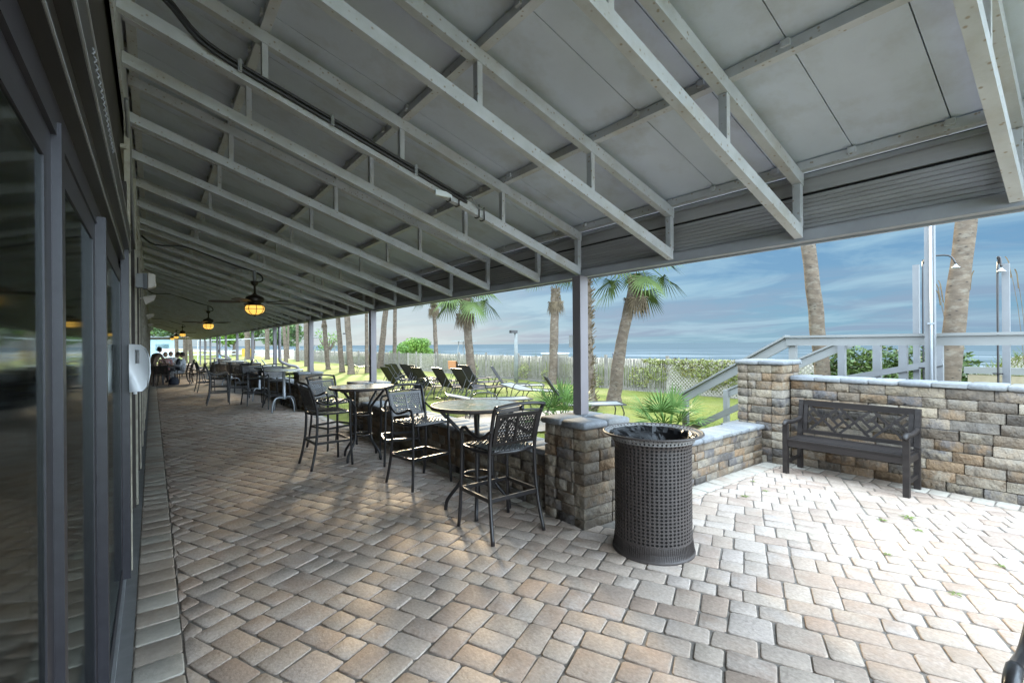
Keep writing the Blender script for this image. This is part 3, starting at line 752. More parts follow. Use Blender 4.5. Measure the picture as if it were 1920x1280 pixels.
def seat_weave(mb,w,d,z,nx,ny,bow=.02):
    # basket weave of small raised pads, bowed seat
    for i in range(nx):
        for j in range(ny):
            x0=-w/2+w*i/nx; x1=x0+w/nx*.92; y0=-d/2+d*j/ny; y1=y0+d/ny*.92
            hv=(i+j)%2; zz=z+.012-bow*(1-((x0+x1)/w)**2)*.5
            if abs(x0+x1)/2>w/2*.86 and abs(y0+y1)/2>d/2*.86: continue
            a=.006 if hv else .002
            mb.add([(x0,y0,zz-.012),(x1,y0,zz-.012),(x1,y1,zz-.012),(x0,y1,zz-.012),(x0+.003,y0+.003,zz-.002+ (a if hv else 0)),(x1-.003,y0+.003,zz-.002+(0 if hv else a)),(x1-.003,y1-.003,zz-.002+(a if hv else 0)),(x0+.003,y1-.003,zz-.002+(0 if hv else a))],
             [(4,5,6,7),(0,1,5,4),(1,2,6,5),(2,3,7,6),(3,0,4,7)])
def stool_parts(r,SH=.72,BH=1.10,ft=True,fine=True,weave='weave',metal='dark'):
    w=.235; yb,yf=-.20,.21; k=SH/.72
    n=8 if fine else 5; sm=4 if fine else 2
    AH=SH+.16
    for s in (-1,1):
        MB().tube([(s*.27,.245,0),(s*.255,.235,.25*k),(s*.245,.225,SH-.02),(s*.25,.225,AH-.06),(s*.252,.20,AH-.01),(s*.252,.14,AH)],.0155,n,smooth=sm).build('front_leg',metal,r,fine)
        MB().tube([(s*.265,-.285,0),(s*.25,-.235,.22*k),(s*.24,-.205,.45*k),(s*.235,-.20,SH),(s*.237,-.235,SH+.18),(s*.245,-.285,BH-.05),(s*.25,-.32,BH)],.0165,n,smooth=sm).build('back_leg',metal,r,fine)
        MB().tube([(s*.252,.15,AH),(s*.258,.02,AH-.045),(s*.255,-.10,AH-.055),(s*.245,-.24,AH+.02)],.0145,n,smooth=sm,flat=.8).build('arm',metal,r,fine)
    f=MB(); f.tube([(-.225,yb,SH-.012),(.225,yb,SH-.012),(.235,yf-.03,SH-.012),(.18,yf+.02,SH-.015),(-.18,yf+.02,SH-.015),(-.235,yf-.03,SH-.012)],.015,n,closed=True,smooth=2)
    f.build('seat_frame',metal,r,fine)
    mb=MB(); seat_weave(mb,.45,.43,SH+.004,17 if fine else 7,16 if fine else 6); mb.build('seat',weave,r)
    # top rail with small ball and inner rail
    tr=MB(); zr=BH-.085; pts=[(-.25,-.32,BH-.005),(-.13,-.338,BH+.012),(0,-.345,BH+.018),(.13,-.338,BH+.012),(.25,-.32,BH-.005)]
    tr.tube(pts,.015,n,smooth=sm,flat=.7); tr.tube([(-.237,-.295,zr+.03),(0,-.312,zr+.045),(.237,-.295,zr+.03)],.009,n,smooth=sm)
    tr.lathe([(.001,-.022),(.016,-.015),(.022,0),(.016,.015),(.001,.022)],8,(0,-.328,BH-.02),cap=False)
    tr.build('top_rail',metal,r,fine)
    # woven back
    zb=SH+.055; zt=BH-.07; c=Vector((0,-(.215+.29)/2,(zb+zt)/2)); tilt=math.atan2(.29-.215,zt-zb)
    mt=Matrix.Translation(c)@Matrix.Rotation(math.pi/2+tilt,4,'X')
    mb=MB(); W,Hh=.43,(zt-zb)
    if fine: ribbon_panel(mb,W,Hh,[0,R(60),R(120)],.026,.0085,.004,mt,-.004)
    else: ribbon_panel(mb,W,Hh,[R(45),R(135)],.03,.018,.006,mt,-.003)
    mb.add([(-.012,-Hh/2,-.006),(.012,-Hh/2,-.006),(.012,Hh/2,-.006),(-.012,Hh/2,-.006),(-.012,-Hh/2,.008),(.012,-Hh/2,.008),(.012,Hh/2,.008),(-.012,Hh/2,.008)],[(3,2,1,0),(4,5,6,7),(0,1,5,4),(1,2,6,5),(2,3,7,6),(3,0,4,7)],mt)
    for yy in (-Hh/2,Hh/2-.002): mb.add([(-.22,yy-.012,-.008),(.22,yy-.012,-.008),(.22,yy+.014,-.008),(-.22,yy+.014,-.008),(-.22,yy-.012,.01),(.22,yy-.012,.01),(.22,yy+.014,.01),(-.22,yy+.014,.01)],[(3,2,1,0),(4,5,6,7),(0,1,5,4),(1,2,6,5),(2,3,7,6),(3,0,4,7)],mt)
    for xx in (-.205,.205): mb.add([(xx-.018,-Hh/2,-.007),(xx+.018,-Hh/2,-.007),(xx+.018,Hh/2,-.007),(xx-.018,Hh/2,-.007),(xx-.018,-Hh/2,.009),(xx+.018,-Hh/2,.009),(xx+.018,Hh/2,.009),(xx-.018,Hh/2,.009)],[(3,2,1,0),(4,5,6,7),(0,1,5,4),(1,2,6,5),(2,3,7,6),(3,0,4,7)],mt)
    mb.build('backrest',weave,r)
    if ft:
        z=.335; fo=MB()
        fo.bar((-.25,-.222,z),(.25,-.222,z),.016,.032); fo.bar((-.252,.232,z),(.252,.232,z),.016,.032)
        fo.bar((-.25,-.222,z),(-.252,.232,z),.016,.032); fo.bar((.25,-.222,z),(.252,.232,z),.016,.032)
        fo.build('footrest',metal,r)
GS='dark woven bar stools'
def face(fx,fy): return math.atan2(-fx,fy)
st=empty('bar_stool','nearest dark woven bar stool, back to the camera at the near table','bar stool',(2.40,3.30,0),face(.02,1),GS); stool_parts(st)
dup(st,(2.46,4.96,0),face(.16,-1),'dark woven bar stool on the far side of the near table, facing the camera')
dup(st,(2.72,6.08,0),face(-.9,.25),'bar stool partly hidden behind another stool, on the right of the second table')
dup(st,(1.87,6.54,0),face(1,.04),'dark bar stool standing open in the walkway left of the second table')
dup(st,(2.27,7.62,0),face(.35,-1),'bar stool behind the second table with lawn showing through its weave')
dup(st,(1.64,-.115,0),face(-1,0),'bar stool at the very corner of the view beside the camera')
sf=empty('bar_stool','far bar stool seen from the side with sun on its weave, third table','bar stool',(1.45,15.2,0),face(1,-.05),GS); stool_parts(sf,fine=False)
dup(sf,(1.48,19.7,0),face(1,.1),'farthest bar stool seen side on beside the diners')
dup(sf,(2.13,16.6,0),face(.1,1),'far bar stool with dark back turned to the camera, left of the pair')
dup(sf,(2.22,14.40,0),face(.15,-1),'far bar stool facing the camera just behind the white pedestal table')
dup(sf,(1.68,17.3,0),face(.1,1),'far bar stool turned away beside the sunlit one')
dup(sf,(2.55,13.3,0),face(.1,-1),'far bar stool behind the white pedestal table top')
dup(sf,(2.5,18.7,0),face(-1,.1),'far bar stool against the low wall facing the walkway')
# dark bar tables
def bar_table():
    r=empty('bar_table','near dark bar table with round speckled glass top','bar table',(2.50,3.80,0),.6,'round dark bar tables')
    MB().lathe([(.001,1.005),(.425,1.005),(.425,1.016),(.001,1.016)],48,cap=False).build('table_top','glass_top',r)
    MB().lathe([(.424,.985),(.445,.985),(.45,1.0),(.447,1.019),(.425,1.0195),(.424,.985)],48,cap=False).build('rim','can',r,True)
    mb=MB()
    for k in range(12):
        a=k*math.pi/6; mb.add([(.03*math.cos(a)-.004*math.sin(a),.03*math.sin(a)+.004*math.cos(a),1.0175),(.03*math.cos(a)+.004*math.sin(a),.03*math.sin(a)-.004*math.cos(a),1.0175),(.10*math.cos(a)+.004*math.sin(a),.10*math.sin(a)-.004*math.cos(a),1.0175),(.10*math.cos(a)-.004*math.sin(a),.10*math.sin(a)+.004*math.cos(a),1.0175)],[(3,2,1,0) if 0 else (0,1,2,3)])
        if k%2==0: mb.add([(.16*math.cos(a)-.003*math.sin(a),.16*math.sin(a)+.003*math.cos(a),1.0175),(.16*math.cos(a)+.003*math.sin(a),.16*math.sin(a)-.003*math.cos(a),1.0175),(.26*math.cos(a)+.003*math.sin(a),.26*math.sin(a)-.003*math.cos(a),1.0175),(.26*math.cos(a)-.003*math.sin(a),.26*math.sin(a)+.003*math.cos(a),1.0175)],[(0,1,2,3)])
    mb.build('inlay','can',r)
    for k in range(4):
        a=k*math.pi/2+.35; q=[(.38,.985),(.30,.90),(.17,.76),(.145,.68),(.145,.38),(.17,.26),(.29,.10),(.31,0)]
        MB().tube([(rr*math.cos(a),rr*math.sin(a),z) for rr,z in q],.0175,8,smooth=4).build('leg','dark',r,True)
    for z in (.62,.34): MB().tube([(.135*math.cos(t*math.pi/12),.135*math.sin(t*math.pi/12),z) for t in range(24)],.012,6,closed=True).build('ring','dark',r,True)
    return r
bt=bar_table()
dup(bt,(2.36,6.55,0),.2,'second dark bar table with round top, before the second pillar')
dup(bt,(2.62,14.15,0),.2,'far dark bar table behind the white pedestal table')
# white pedestal tables
def ped():
    r=empty('pedestal_table','white round bar table on a grey pedestal with curved feet','bar table',(2.55,12.45,0),.5,'grey pedestal tables')
    MB().lathe([(.001,.99),(.40,.99),(.435,1.0),(.44,1.012),(.43,1.02),(.001,1.022)],40).build('table_top','white_top',r,True)
    MB().lathe([(.10,.97),(.035,.96),(.035,.34),(.06,.33),(.06,.30),(.001,.30)],16).build('pedestal','alu',r,True)
    for k in range(4):
        a=k*math.pi/2; q=[(.03,.33),(.18,.345),(.28,.29),(.33,.15),(.345,0)]
        MB().tube([(rr*math.cos(a),rr*math.sin(a),z) for rr,z in q],.018,7,smooth=4).build('foot','alu',r,True)
    return r
pd=ped()
dup(pd,(2.52,15.6,0),.9,'grey pedestal bar table between the far bar stools')
dup(pd,(2.45,21.2,0),.3,'distant grey pedestal table past the bar stools')
dup(pd,(2.4,26.8,0),.3,'most distant grey pedestal table by the low wall')

# ---- trash can with real holes
tcn=empty('trash_can','dark perforated metal trash can with flared rim and black bag','trash can',(3.10,2.22,0),.1)
def Rr(z):
    if z<.06: return .312-.02*(z/.06)
    if z<.15: return .292-.002*(z-.06)/.09
    if z<.80: return .290
    t=(z-.80)/.115; return .290+.105*t**2.0
mb=MB(); NC=56
rows=[.12+.0262*i for i in range(28)]
for zi in rows:
    z0,z1=zi,zi+.0262
    for k in range(NC):
        a0=2*math.pi*k/NC;a1=2*math.pi*(k+1)/NC
        def pt(u,v):
            a=a0+(a1-a0)*u; z=z0+(z1-z0)*v; rr=Rr(z); return (rr*math.cos(a),rr*math.sin(a),z)
        o8=[(0,0),(.5,0),(1,0),(1,.5),(1,1),(.5,1),(0,1),(0,.5)]
        i8=[(.5+.34*math.cos(t),.5+.34*math.sin(t)) for t in [math.pi*1.25+math.pi/4*q for q in range(8)]]
        vs=[pt(*p) for p in o8]+[pt(*p) for p in i8]
        mb.add(vs,[(q,(q+1)%8,8+(q+1)%8,8+q) for q in range(8)])
o=mb.build('perforated_body','can',tcn); sm_=o.modifiers.new('s','SOLIDIFY'); sm_.thickness=.006; sm_.offset=-1
mb=MB(); prof=[(Rr(z)+(.004 if i%2 else 0),z) for i,z in enumerate([0,.012])]+[(Rr(.012)-.002,.02),(Rr(.06),.06),(Rr(.12),.12)]
mb.lathe(prof,56,cap=False); 
for k in range(56*2):
    a=math.pi*k/56; mb.bar((math.cos(a)*(Rr(.025)+.001),math.sin(a)*(Rr(.025)+.001),.022),(math.cos(a)*(Rr(.11)+.001),math.sin(a)*(Rr(.11)+.001),.11),.004,.004)
mb.build('base_band','can',tcn)
mb=MB(); nr=3; z0=.8536; 
prof=[(Rr(.8536),.8536),(.318,.878),(.342,.897),(.368,.909)]
NC2=64
for i in range(3):
    (ra,za),(rb,zb)=prof[i],prof[i+1]
    for k in range(NC2):
        a0=2*math.pi*k/NC2;a1=2*math.pi*(k+1)/NC2
        def pt(u,v):
            a=a0+(a1-a0)*u; rr=ra+(rb-ra)*v; z=za+(zb-za)*v; return (rr*math.cos(a),rr*math.sin(a),z)
        o8=[(0,0),(.5,0),(1,0),(1,.5),(1,1),(.5,1),(0,1),(0,.5)]
        i8=[(.5+.27*math.cos(t),.5+.32*math.sin(t)) for t in [math.pi*1.25+math.pi/4*q for q in range(8)]]
        mb.add([pt(*p) for p in o8]+[pt(*p) for p in i8],[(q,(q+1)%8,8+(q+1)%8,8+q) for q in range(8)])
o=mb.build('flared_rim','canrim',tcn); sm_=o.modifiers.new('s','SOLIDIFY'); sm_.thickness=.005; sm_.offset=-1
MB().tube([(.372*math.cos(t*math.pi/32),.372*math.sin(t*math.pi/32),.909) for t in range(64)],.009,8,closed=True).build('rim_lip','can',tcn,True)
MB().lathe([(.262,.02),(.262,.86)],40,cap=False).build('liner','black',tcn,True)
# bag
rb=random.Random(3); mb=MB(); n=60; rg=14; vs=[];fs=[]
bn_=[(rb.uniform(-.25,.25),rb.uniform(-.25,.25),rb.uniform(.05,.11),rb.uniform(-.05,.032)) for _ in range(26)]
for i in range(rg+1):
    t=i/rg
    for k in range(n):
        a=2*math.pi*k/n; fold=.012*math.sin(a*17+1.3*math.sin(a*3))*(t>.5)+.006*math.sin(a*31)
        if t<.8: rr=.285*t/.8; z=.79+.075*(t/.8)**3+.012*math.sin(5*a+8*t)
        else: rr=.285+(t-.8)/.2*.045; z=.865+.035*math.sin((t-.8)/.2*2.2)
        rr+=fold*(t>.6)
        x,y=rr*math.cos(a),rr*math.sin(a)
        for bx,by,bs,bh in bn_: z+=bh*math.exp(-((x-bx)**2+(y-by)**2)/bs**2)*(1 if t<.85 else .3)
        vs.append((x,y,z+rb.uniform(-.005,.005)))
for i in range(rg):
    for k in range(n): fs.append((i*n+k,i*n+(k+1)%n,(i+1)*n+(k+1)%n,(i+1)*n+k))
mb.add(vs,fs); mb.build('bag','bag',tcn)

# ---- bench
bn=empty('garden_bench','dark brown wooden bench with lattice back against the stone wall','bench',(6.35,1.885,0),R(-90))
W=.575; Bm='bench'
for s in (-1,1):
    o=MB().bar((s*W,-.235,0),(s*W,-.235,.60),.055,.055,(0,1,0)).build('front_leg',Bm,bn)
    mb=MB(); mb.bar((s*W,.19,0),(s*W,.19,.44),.055,.055,(0,1,0)); mb.bar((s*W,.19,.44),(s*W,.255,.86),.05,.05,(0,1,0)); mb.build('rear_post',Bm,bn)
    mb=MB(); mb.tube([(s*W,-.29,.595),(s*W,-.27,.62),(s*W,-.20,.628),(s*W,-.05,.612),(s*W,.10,.622),(s*W,.215,.64)],[.018,.028,.030,.024,.026,.026],8,smooth=4,flat=1.0); mb.build('armrest',Bm,bn,True)
    MB().box(s*W-.018,s*W+.018,-.205,.16,.335,.405).build('side_rail',Bm,bn)
    MB().box(s*W-.015,s*W+.015,-.205,.16,.13,.17).build('stretcher',Bm,bn)
MB().box(-W+.03,W-.03,-.25,-.225,.335,.405).build('front_rail',Bm,bn)
MB().box(-W+.03,W-.03,.17,.19,.335,.40).build('back_rail',Bm,bn)
mb=MB()
for k in range(7):
    y=-.255+k*.066; mb.box(-W+.005 if k in(1,2,3,4,5) else -W+.03,W-.005 if k in(1,2,3,4,5) else W-.03,y,y+.056,.408,.426+.003*math.sin(k))
mb.build('seat',Bm,bn)
bk=MB(); tl=.066/.42
yb_=lambda z:.19+(z-.44)*.155
bk.bar((-W+.02,yb_(.825),.825),(W-.02,yb_(.825),.825),.03,.07); bk.bar((-W+.02,yb_(.475),.475),(W-.02,yb_(.475),.475),.03,.045)
for s in (-1,1): bk.bar((s*(W-.055),yb_(.49),.49),(s*(W-.055),yb_(.80),.80),.045,.026,(0,1,0))
bk.build('back_frame',Bm,bn)
# chippendale fret
fr=MB(); x0,x1,z0,z1=-W+.08,W-.08,.497,.79; hh=z1-z0
def seg(xa,za,xb,zb,dy=0):
    # clip to panel
    pts=[]
    d=(xb-xa,zb-za); t0,t1=0,1
    for p,q,lo_,hi_ in ((xa,d[0],x0,x1),(za,d[1],z0,z1)):
        if abs(q)<1e-6: continue
        a,b=sorted(((lo_-p)/q,(hi_-p)/q)); t0=max(t0,a); t1=min(t1,b)
    if t1-t0<.02: return
    A=(xa+d[0]*t0,za+d[1]*t0);B=(xa+d[0]*t1,za+d[1]*t1)
    fr.bar((A[0],yb_(A[1])+dy,A[1]),(B[0],yb_(B[1])+dy,B[1]),.026,.018,(0,1,0))
Pp=(x1-x0)/3; zc_=(z0+z1)/2; q_=.055
for k in range(3):
    cx_=x0+Pp*(k+.5); seg(cx_-hh/2,z1,cx_+hh/2,z0,.0); seg(cx_-hh/2,z0,cx_+hh/2,z1,.006)
for k in range(0,4):
    cx_=x0+Pp*k; e_=.125
    # pinwheel of four short bars round a small square
    seg(cx_-q_,zc_+0-.0,cx_-q_+e_,zc_+e_,.006); seg(cx_,zc_+q_,cx_+e_,zc_+q_-e_,.0)
    seg(cx_+q_,zc_,cx_+q_-e_,zc_-e_,.006); seg(cx_,zc_-q_,cx_-e_,zc_-q_+e_,.0)
fr.build('lattice_back',Bm,bn)

# ---- boardwalk with railings
bw=empty('boardwalk','grey painted wooden boardwalk with railing and steps behind the stone wall','boardwalk',(8.3,0,0))
def rl(name,m): pass
B=lambda n,m,*a:MB().box(*[v-8.3 if i<2 else v for i,v in enumerate(a)]).build(n,m,bw)
B('deck','rail',7.65,9.2,-4,3.05,.60,.66)
B('top_cap','rail',7.60,7.78,-4,3.09,1.665,1.695)
B('top_rail','rail',7.63,7.665,-4,3.06,1.545,1.66)
B('top_cap','rail',8.95,9.12,-4,2.6,1.665,1.695)
B('top_rail','rail',9.0,9.04,-4,2.6,1.54,1.66)
for y in (2.99,.05,-1.8): B('railing_post','rail',7.67,7.76,y-.045,y+.045,-.1,1.662)
for y in (2.74,2.27,1.95,1.55,-.6,-2): B('railing_post','railw',8.93,9.02,y-.05,y+.05,-.1,1.66)
def slope(n,m,x,ya,za,yb,zb,w,h): MB().bar((x-8.3,ya,za),(x-8.3,yb,zb),w,h).build(n,m,bw)
slope('stair_cap','rail',7.69,3.05,1.69,4.86,.66,.17,.03)
slope('stair_rail','rail',7.66,3.05,1.59,4.80,.585,.035,.13)
slope('stair_cap','rail',9.05,2.6,1.69,4.7,.66,.15,.03)
slope('stair_rail','rail',9.02,2.6,1.59,4.7,.58,.035,.13)
slope('lower_rail','rail',7.70,3.0,.99,4.78,-.0,.035,.10)
slope('ramp_rail','railw',8.92,2.68,1.00,1.5,1.30,.035,.09)
MB().box(7.645-8.3,7.735-8.3,4.74,4.83,-.1,.665).build('newel_post','rail',bw)
MB().box(8.95-8.3,9.04-8.3,4.66,4.75,-.1,.665).build('newel_post','rail',bw)
MB().box(7.66-8.3,7.73-8.3,3.70,3.77,-.1,.86).build('stair_post','railw',bw)
st_=MB()
for k in range(4): st_.box(7.75-8.3,8.98-8.3,3.06+k*.36,3.44+k*.36,.48-k*.15,.51-k*.15)
st_.build('steps','rail',bw)
# tall post in front of rail
tp=empty('tall_post','tall pale square post with a thin conduit strapped to it','post',(7.45,1.36,-.1))
MB().box(-.045,.045,-.045,.045,0,3.5).build('post','railw',tp)
MB().tube([(-.075,-.02,0),(-.075,-.02,3.5)],.014,6).build('conduit','alu',tp,True)
for z in (.95,1.9): MB().box(-.095,-.06,-.045,.01,z,z+.02).build('strap','alu',tp)
def shower(x,y,h,label,over,yo):
    r=empty('outdoor_shower',label,'outdoor shower',(x,y,-.1),group='outdoor rinse showers')
    MB().box(-.036,.036,-.036,.036,0,h).build('post','railw',r)
    q=[(-.07,yo,.6),(-.07,yo,h-.15),(-.10,yo-.02,h+.0),(-.12,yo-over*.2,h+.08),(-.12,yo-over*.8,h+.07),(-.12,yo-over,h-.05)]
    MB().tube(q,.012,7,smooth=4).build('pipe','dark',r,True)
    MB().lathe([(.012,.05),(.02,.03),(.05,0),(.045,-.005)],12,(-.12,yo-over,h-.11)).build('shower_head','alu',r,True)
    MB().box(-.10,-.06,yo-.05,yo+.05,h*.46,h*.46+.015).build('valve','dark',r)
shower(9.0,1.80,2.83,'outdoor shower with long arched pipe beside the tall post',.36,-.09)
shower(9.0,.88,2.72,'outdoor shower post at right edge with bell shaped head',.04,.07)

# ================================================================== FENCES
fn=empty('picket_fence','long weathered picket fence between lawn and dunes','fence',(13.2,8.9,0))
rnd=random.Random(8); mb=MB(); y=0; npk=0
while y<50:
    if not (15.7<y<19.3):
        h=rnd.uniform(1.0,1.12); tl=rnd.uniform(-.02,.02); ww=rnd.uniform(.015,.021)
        m=MB() if npk<100 else mb
        m.add([(0,y-ww,-.05),(0,y+ww,-.05),(.012,y+ww,-.05),(.012,y-ww,-.05),(0,y-ww+tl,h),(0,y+ww+tl,h),(.012,y+ww+tl,h),(.012,y-ww+tl,h)],[(4,5,6,7),(0,4,7,3)[::-1],(1,2,6,5),(0,1,5,4),(2,3,7,6)])
        if npk<100: m.build('picket','picket',fn)
        npk+=1
    y+=rnd.uniform(.062,.082) if y<25 else .1
tag(mb.build('picket','picket',fn),kind='stuff')
for k in range(20):
    MB().box(.02,.10,k*2.6-.05,k*2.6+.04,-.1,1.18).build('post','picket',fn)
for z in (.3,.8): MB().box(.012,.018,0,50,z,z+.008).build('wire','picket',fn)
def lattice(name,label,x,y0,y1,h,sp=.115):
    r=empty(name,label,'lattice fence',(x,y0,0),group='lattice fence panels'); L=y1-y0
    mb=MB()
    for di,s in enumerate((1,-1)):
        c=-h-L
        while c<L+h:
            # line y = c + s*t (z=t)
            ya,yb=c,c+s*h; t0,t1=0,h
            # clip y to 0..L
            lo_,hi_=sorted(((0-c)/s,(L-c)/s)); t0=max(t0,lo_); t1=min(t1,hi_)
            if t1-t0>.03: mb.bar((.008*di,c+s*t0,.02+t0),(.008*di,c+s*t1,.02+t1),.007,.036,(0,1,-s*1.0))
            c+=sp
    mb.build('lattice_strips','lattice',r)
    k=0
    while k<=L+.01:
        MB().box(.02,.11,k-.045,k+.045,-.1,h+.03).build('post','lattice',r); k+=L/max(1,round(L/1.8))
    return r
lattice('lattice_fence','weathered lattice fence overgrown with vine behind the steps',13.18,3.2,8.85,1.07)
lattice('lattice_fence','small far lattice panel set in the picket fence',13.15,24.6,28.2,1.05,.16)
def leafcloud(name,m,label,cat,blobs,n,size,seed,parent=None,kind=None,group=None,flatx=None):
    rnd=random.Random(seed); V=[];F=[]
    for _ in range(n):
        cx,cy,cz,rx,ry,rz=rnd.choice(blobs)
        while True:
            a,b,c=rnd.uniform(-1,1),rnd.uniform(-1,1),rnd.uniform(-1,1); q=a*a+b*b+c*c
            if .25<q<1: break
        p=Vector((cx+a*rx,cy+b*ry,cz+c*rz)); s=size*rnd.uniform(.6,1.4)
        d=Vector((rnd.uniform(-1,1),rnd.uniform(-1,1),rnd.uniform(-.6,.8))).normalized(); e=d.orthogonal().normalized(); e.rotate(Matrix.Rotation(rnd.random()*6.28,3,d)); k=len(V)
        V.extend([tuple(p-d*s),tuple(p-e*s*.42),tuple(p+d*s),tuple(p+e*s*.42)]); F.append((k,k+1,k+2,k+3))
    mb=MB(); mb.v=V; mb.f=F; o=mb.build(name,m,parent)
    if label: tag(o,label,cat,group,kind)
    return o
bl=[(13.12,y,z,.12,.22,.11) for y in [8.7-.28*k for k in range(17)] for z in (1.0,.82,.64,.46,.30) if z>.22+abs(y-7.4)*(.55 if y>7.4 else .30)]
leafcloud('vine','vine','green and reddish vine climbing over the near lattice fence','vine',bl,3200,.04,4)
bl=[(13.15,y,rz*.45,.2,.5,.35) for y,rz in [(9.2,1.5),(9.9,1.0),(12,.5),(14.5,.6),(16.2,.9),(20.3,.7)]]+[(13.1,9.3,1.0,.12,.5,.10)]
leafcloud('vine','vine','straggling yellow green vine along the picket fence','vine',bl,2200,.04,5)

# ================================================================== HEDGE, DUNE BANK, REEDS
leafcloud('hedge','hedge','glossy dark green hedge behind the boardwalk rails','hedge',[(12.2+dx_,y,z,.5,.45,.38) for y in (2.0,2.5,3.0,3.5,3.9) for z,dx_ in ((.35,0),(.8,.1),(1.12,.2))],9000,.055,6)
mb=MB(); xs=frange(12.0,20,.5); ys=frange(-5,2.4,.5); rr_=random.Random(9)
tv=[(x,y,.35+ .95*math.sin(min(1,(x-11.6)/3.4)*1.57)*(.75+.25*math.sin(y*2.1+x))*min(1,(2.6-y)/1.2)+rr_.uniform(-.03,.03)) for y in ys for x in xs]; n=len(xs)
mb.add(tv,[(j*n+i,j*n+i+1,(j+1)*n+i+1,(j+1)*n+i) for j in range(len(ys)-1) for i in range(n-1)]); tag(mb.build('dune_bank','bsand',smooth=True),kind='structure')
V=[];F=[]; rnd=random.Random(12)
for _ in range(7000):
    y=rnd.uniform(-4,2.0); x=rnd.uniform(12.2,17); z=.30+.95*math.sin(min(1,(x-11.6)/3.4)*1.57)*(.75+.25*math.sin(y*2.1+x))*min(1,(2.6-y)/1.2)
    if math.sin(x*2.2+y*3)<-.3: continue
    blade(x,y,z,rnd.uniform(.08,.32),.010,.2)
mb=MB(); mb.v=V; mb.f=F; tag(mb.build('bank_grass','dune'),'low yellow green grass on the sandy bank','grass',kind='stuff')
tw=empty('timber_edging','weathered timber boards edging the sandy bank','timber edging',(11.9,.3,0))
MB().box(-.05,.05,-3.5,1.35,.62,.98).build('board','timber',tw); MB().box(-.07,.07,-3.5,1.4,1.0,1.12).build('board','rail',tw)
for y in (.45,-1.4): MB().box(-.12,-.06,y-.05,y+.05,0,1.02).build('stake','timber',tw)
for i,(x,y,h,lb) in enumerate([(14.8,2.25,2.3,'thin dry sea oat stalks left of the right shower'),(14.6,1.05,2.6,'thin dry sea oat stalks at the right edge')]):
    rnd=random.Random(20+i); mb=MB()
    for k in range(7):
        a=rnd.uniform(-.35,.35); b=rnd.uniform(-.3,.3); hh=h*rnd.uniform(.7,1.0)
        mb.tube([(b*.3,a*.3,0),(b*.5,a*.6,hh*.6),(b,a,hh)],.006,4,smooth=3)
        mb.tube([(b*.9,a*.9,hh*.86),(b,a,hh),(b*1.1,a*1.15,hh*1.05)],.014,4,smooth=2)
    o=mb.build('sea_oats','dead'); o.location=(x,y,.8); tag(o,lb,'sea oats',group='sea oats on the bank')

# ================================================================== PALMS
def frond(mbl,mbs,base,az,el,L,FR,nl=22,droop=.5,wd=.022):
    d=Vector((math.cos(az)*math.cos(el),math.sin(az)*math.cos(el),math.sin(el)))
    tip=Vector(base)+d*L; tip.z-=droop*L*.35
    mid=Vector(base)+d*L*.55; mid.z+=.02
    mbs.tube([base,mid,tip],.011,4,smooth=3)
    f=(tip-mid).normalized(); side=f.cross(Vector((0,0,1)))
    if side.length<.1: side=Vector((math.sin(az),-math.cos(az),0))
    side.normalize(); upv=side.cross(f).normalized()
    for k in range(nl):
        a=R(-100+200*k/(nl-1)); ln=FR*(1-.28*abs(k/(nl-1)-.5)*2)*random.uniform(.9,1.05)
        ld=(f*math.cos(a)+side*math.sin(a)+upv*(.18*math.cos(3*a))).normalized()
        p1=tip+ld*ln*.55; p2=tip+ld*ln; p2.z-=droop*ln*.45; p1.z-=droop*ln*.1
        wv=ld.cross(upv).normalized()*wd
        fold=upv*wd*.4
        V0=[tip-wv*.3,tip+wv*.3,p1+wv+fold,p1-wv+fold,p2]
        mbl.add(V0,[(0,1,2,3),(3,2,4)])
def crown(name,nf,L,FR,seed,elr=(-35,75),m='frond',nl=20,droop=.5,wd=.022):
    random.seed(seed); a=MB(); b=MB()
    for k in range(nf):
        az=2.399*k+random.uniform(-.2,.2); el=R(elr[1]+(elr[0]-elr[1])*(k/(nf-1))**.9+random.uniform(-6,6))
        frond(a,b,(0,0,0),az,el,L*random.uniform(.8,1.1),FR,nl,droop,wd)
    return a,b
CR=[crown('c',15,.70,.66,40+i,nl=24,droop=.65,wd=.019) for i in range(3)]
crm=[]
for a,b in CR:
    me=bpy.data.meshes.new('crown'); nfa=len(a.f); a2=MB(); a2.v=a.v+b.v; a2.f=a.f+[tuple(i+len(a.v) for i in f) for f in b.f]
    me.from_pydata(a2.v,[],a2.f); me.materials.append(M['frond']); crm.append(me)
dm=[]
for i in range(2):
    random.seed(60+i); a=MB(); b=MB()
    for k in range(16): frond(a,b,(.1*math.cos(k*2.4),.1*math.sin(k*2.4),0),2.399*k,R(-72+random.uniform(-8,12)),.42,.42,12,.6,.016)
    for k in range(26):
        az=k*2.399; z=-.05-.016*k; d=Vector((math.cos(az),math.sin(az),1.0)); 
        b.bar((d.x*.11,d.y*.11,z-.06),(d.x*.24,d.y*.24,z+.14),.05,.018)
    a.add(b.v,b.f); me=bpy.data.meshes.new('dead_fronds'); me.from_pydata(a.v,[],a.f); me.materials.append(M['dead']); dm.append(me)
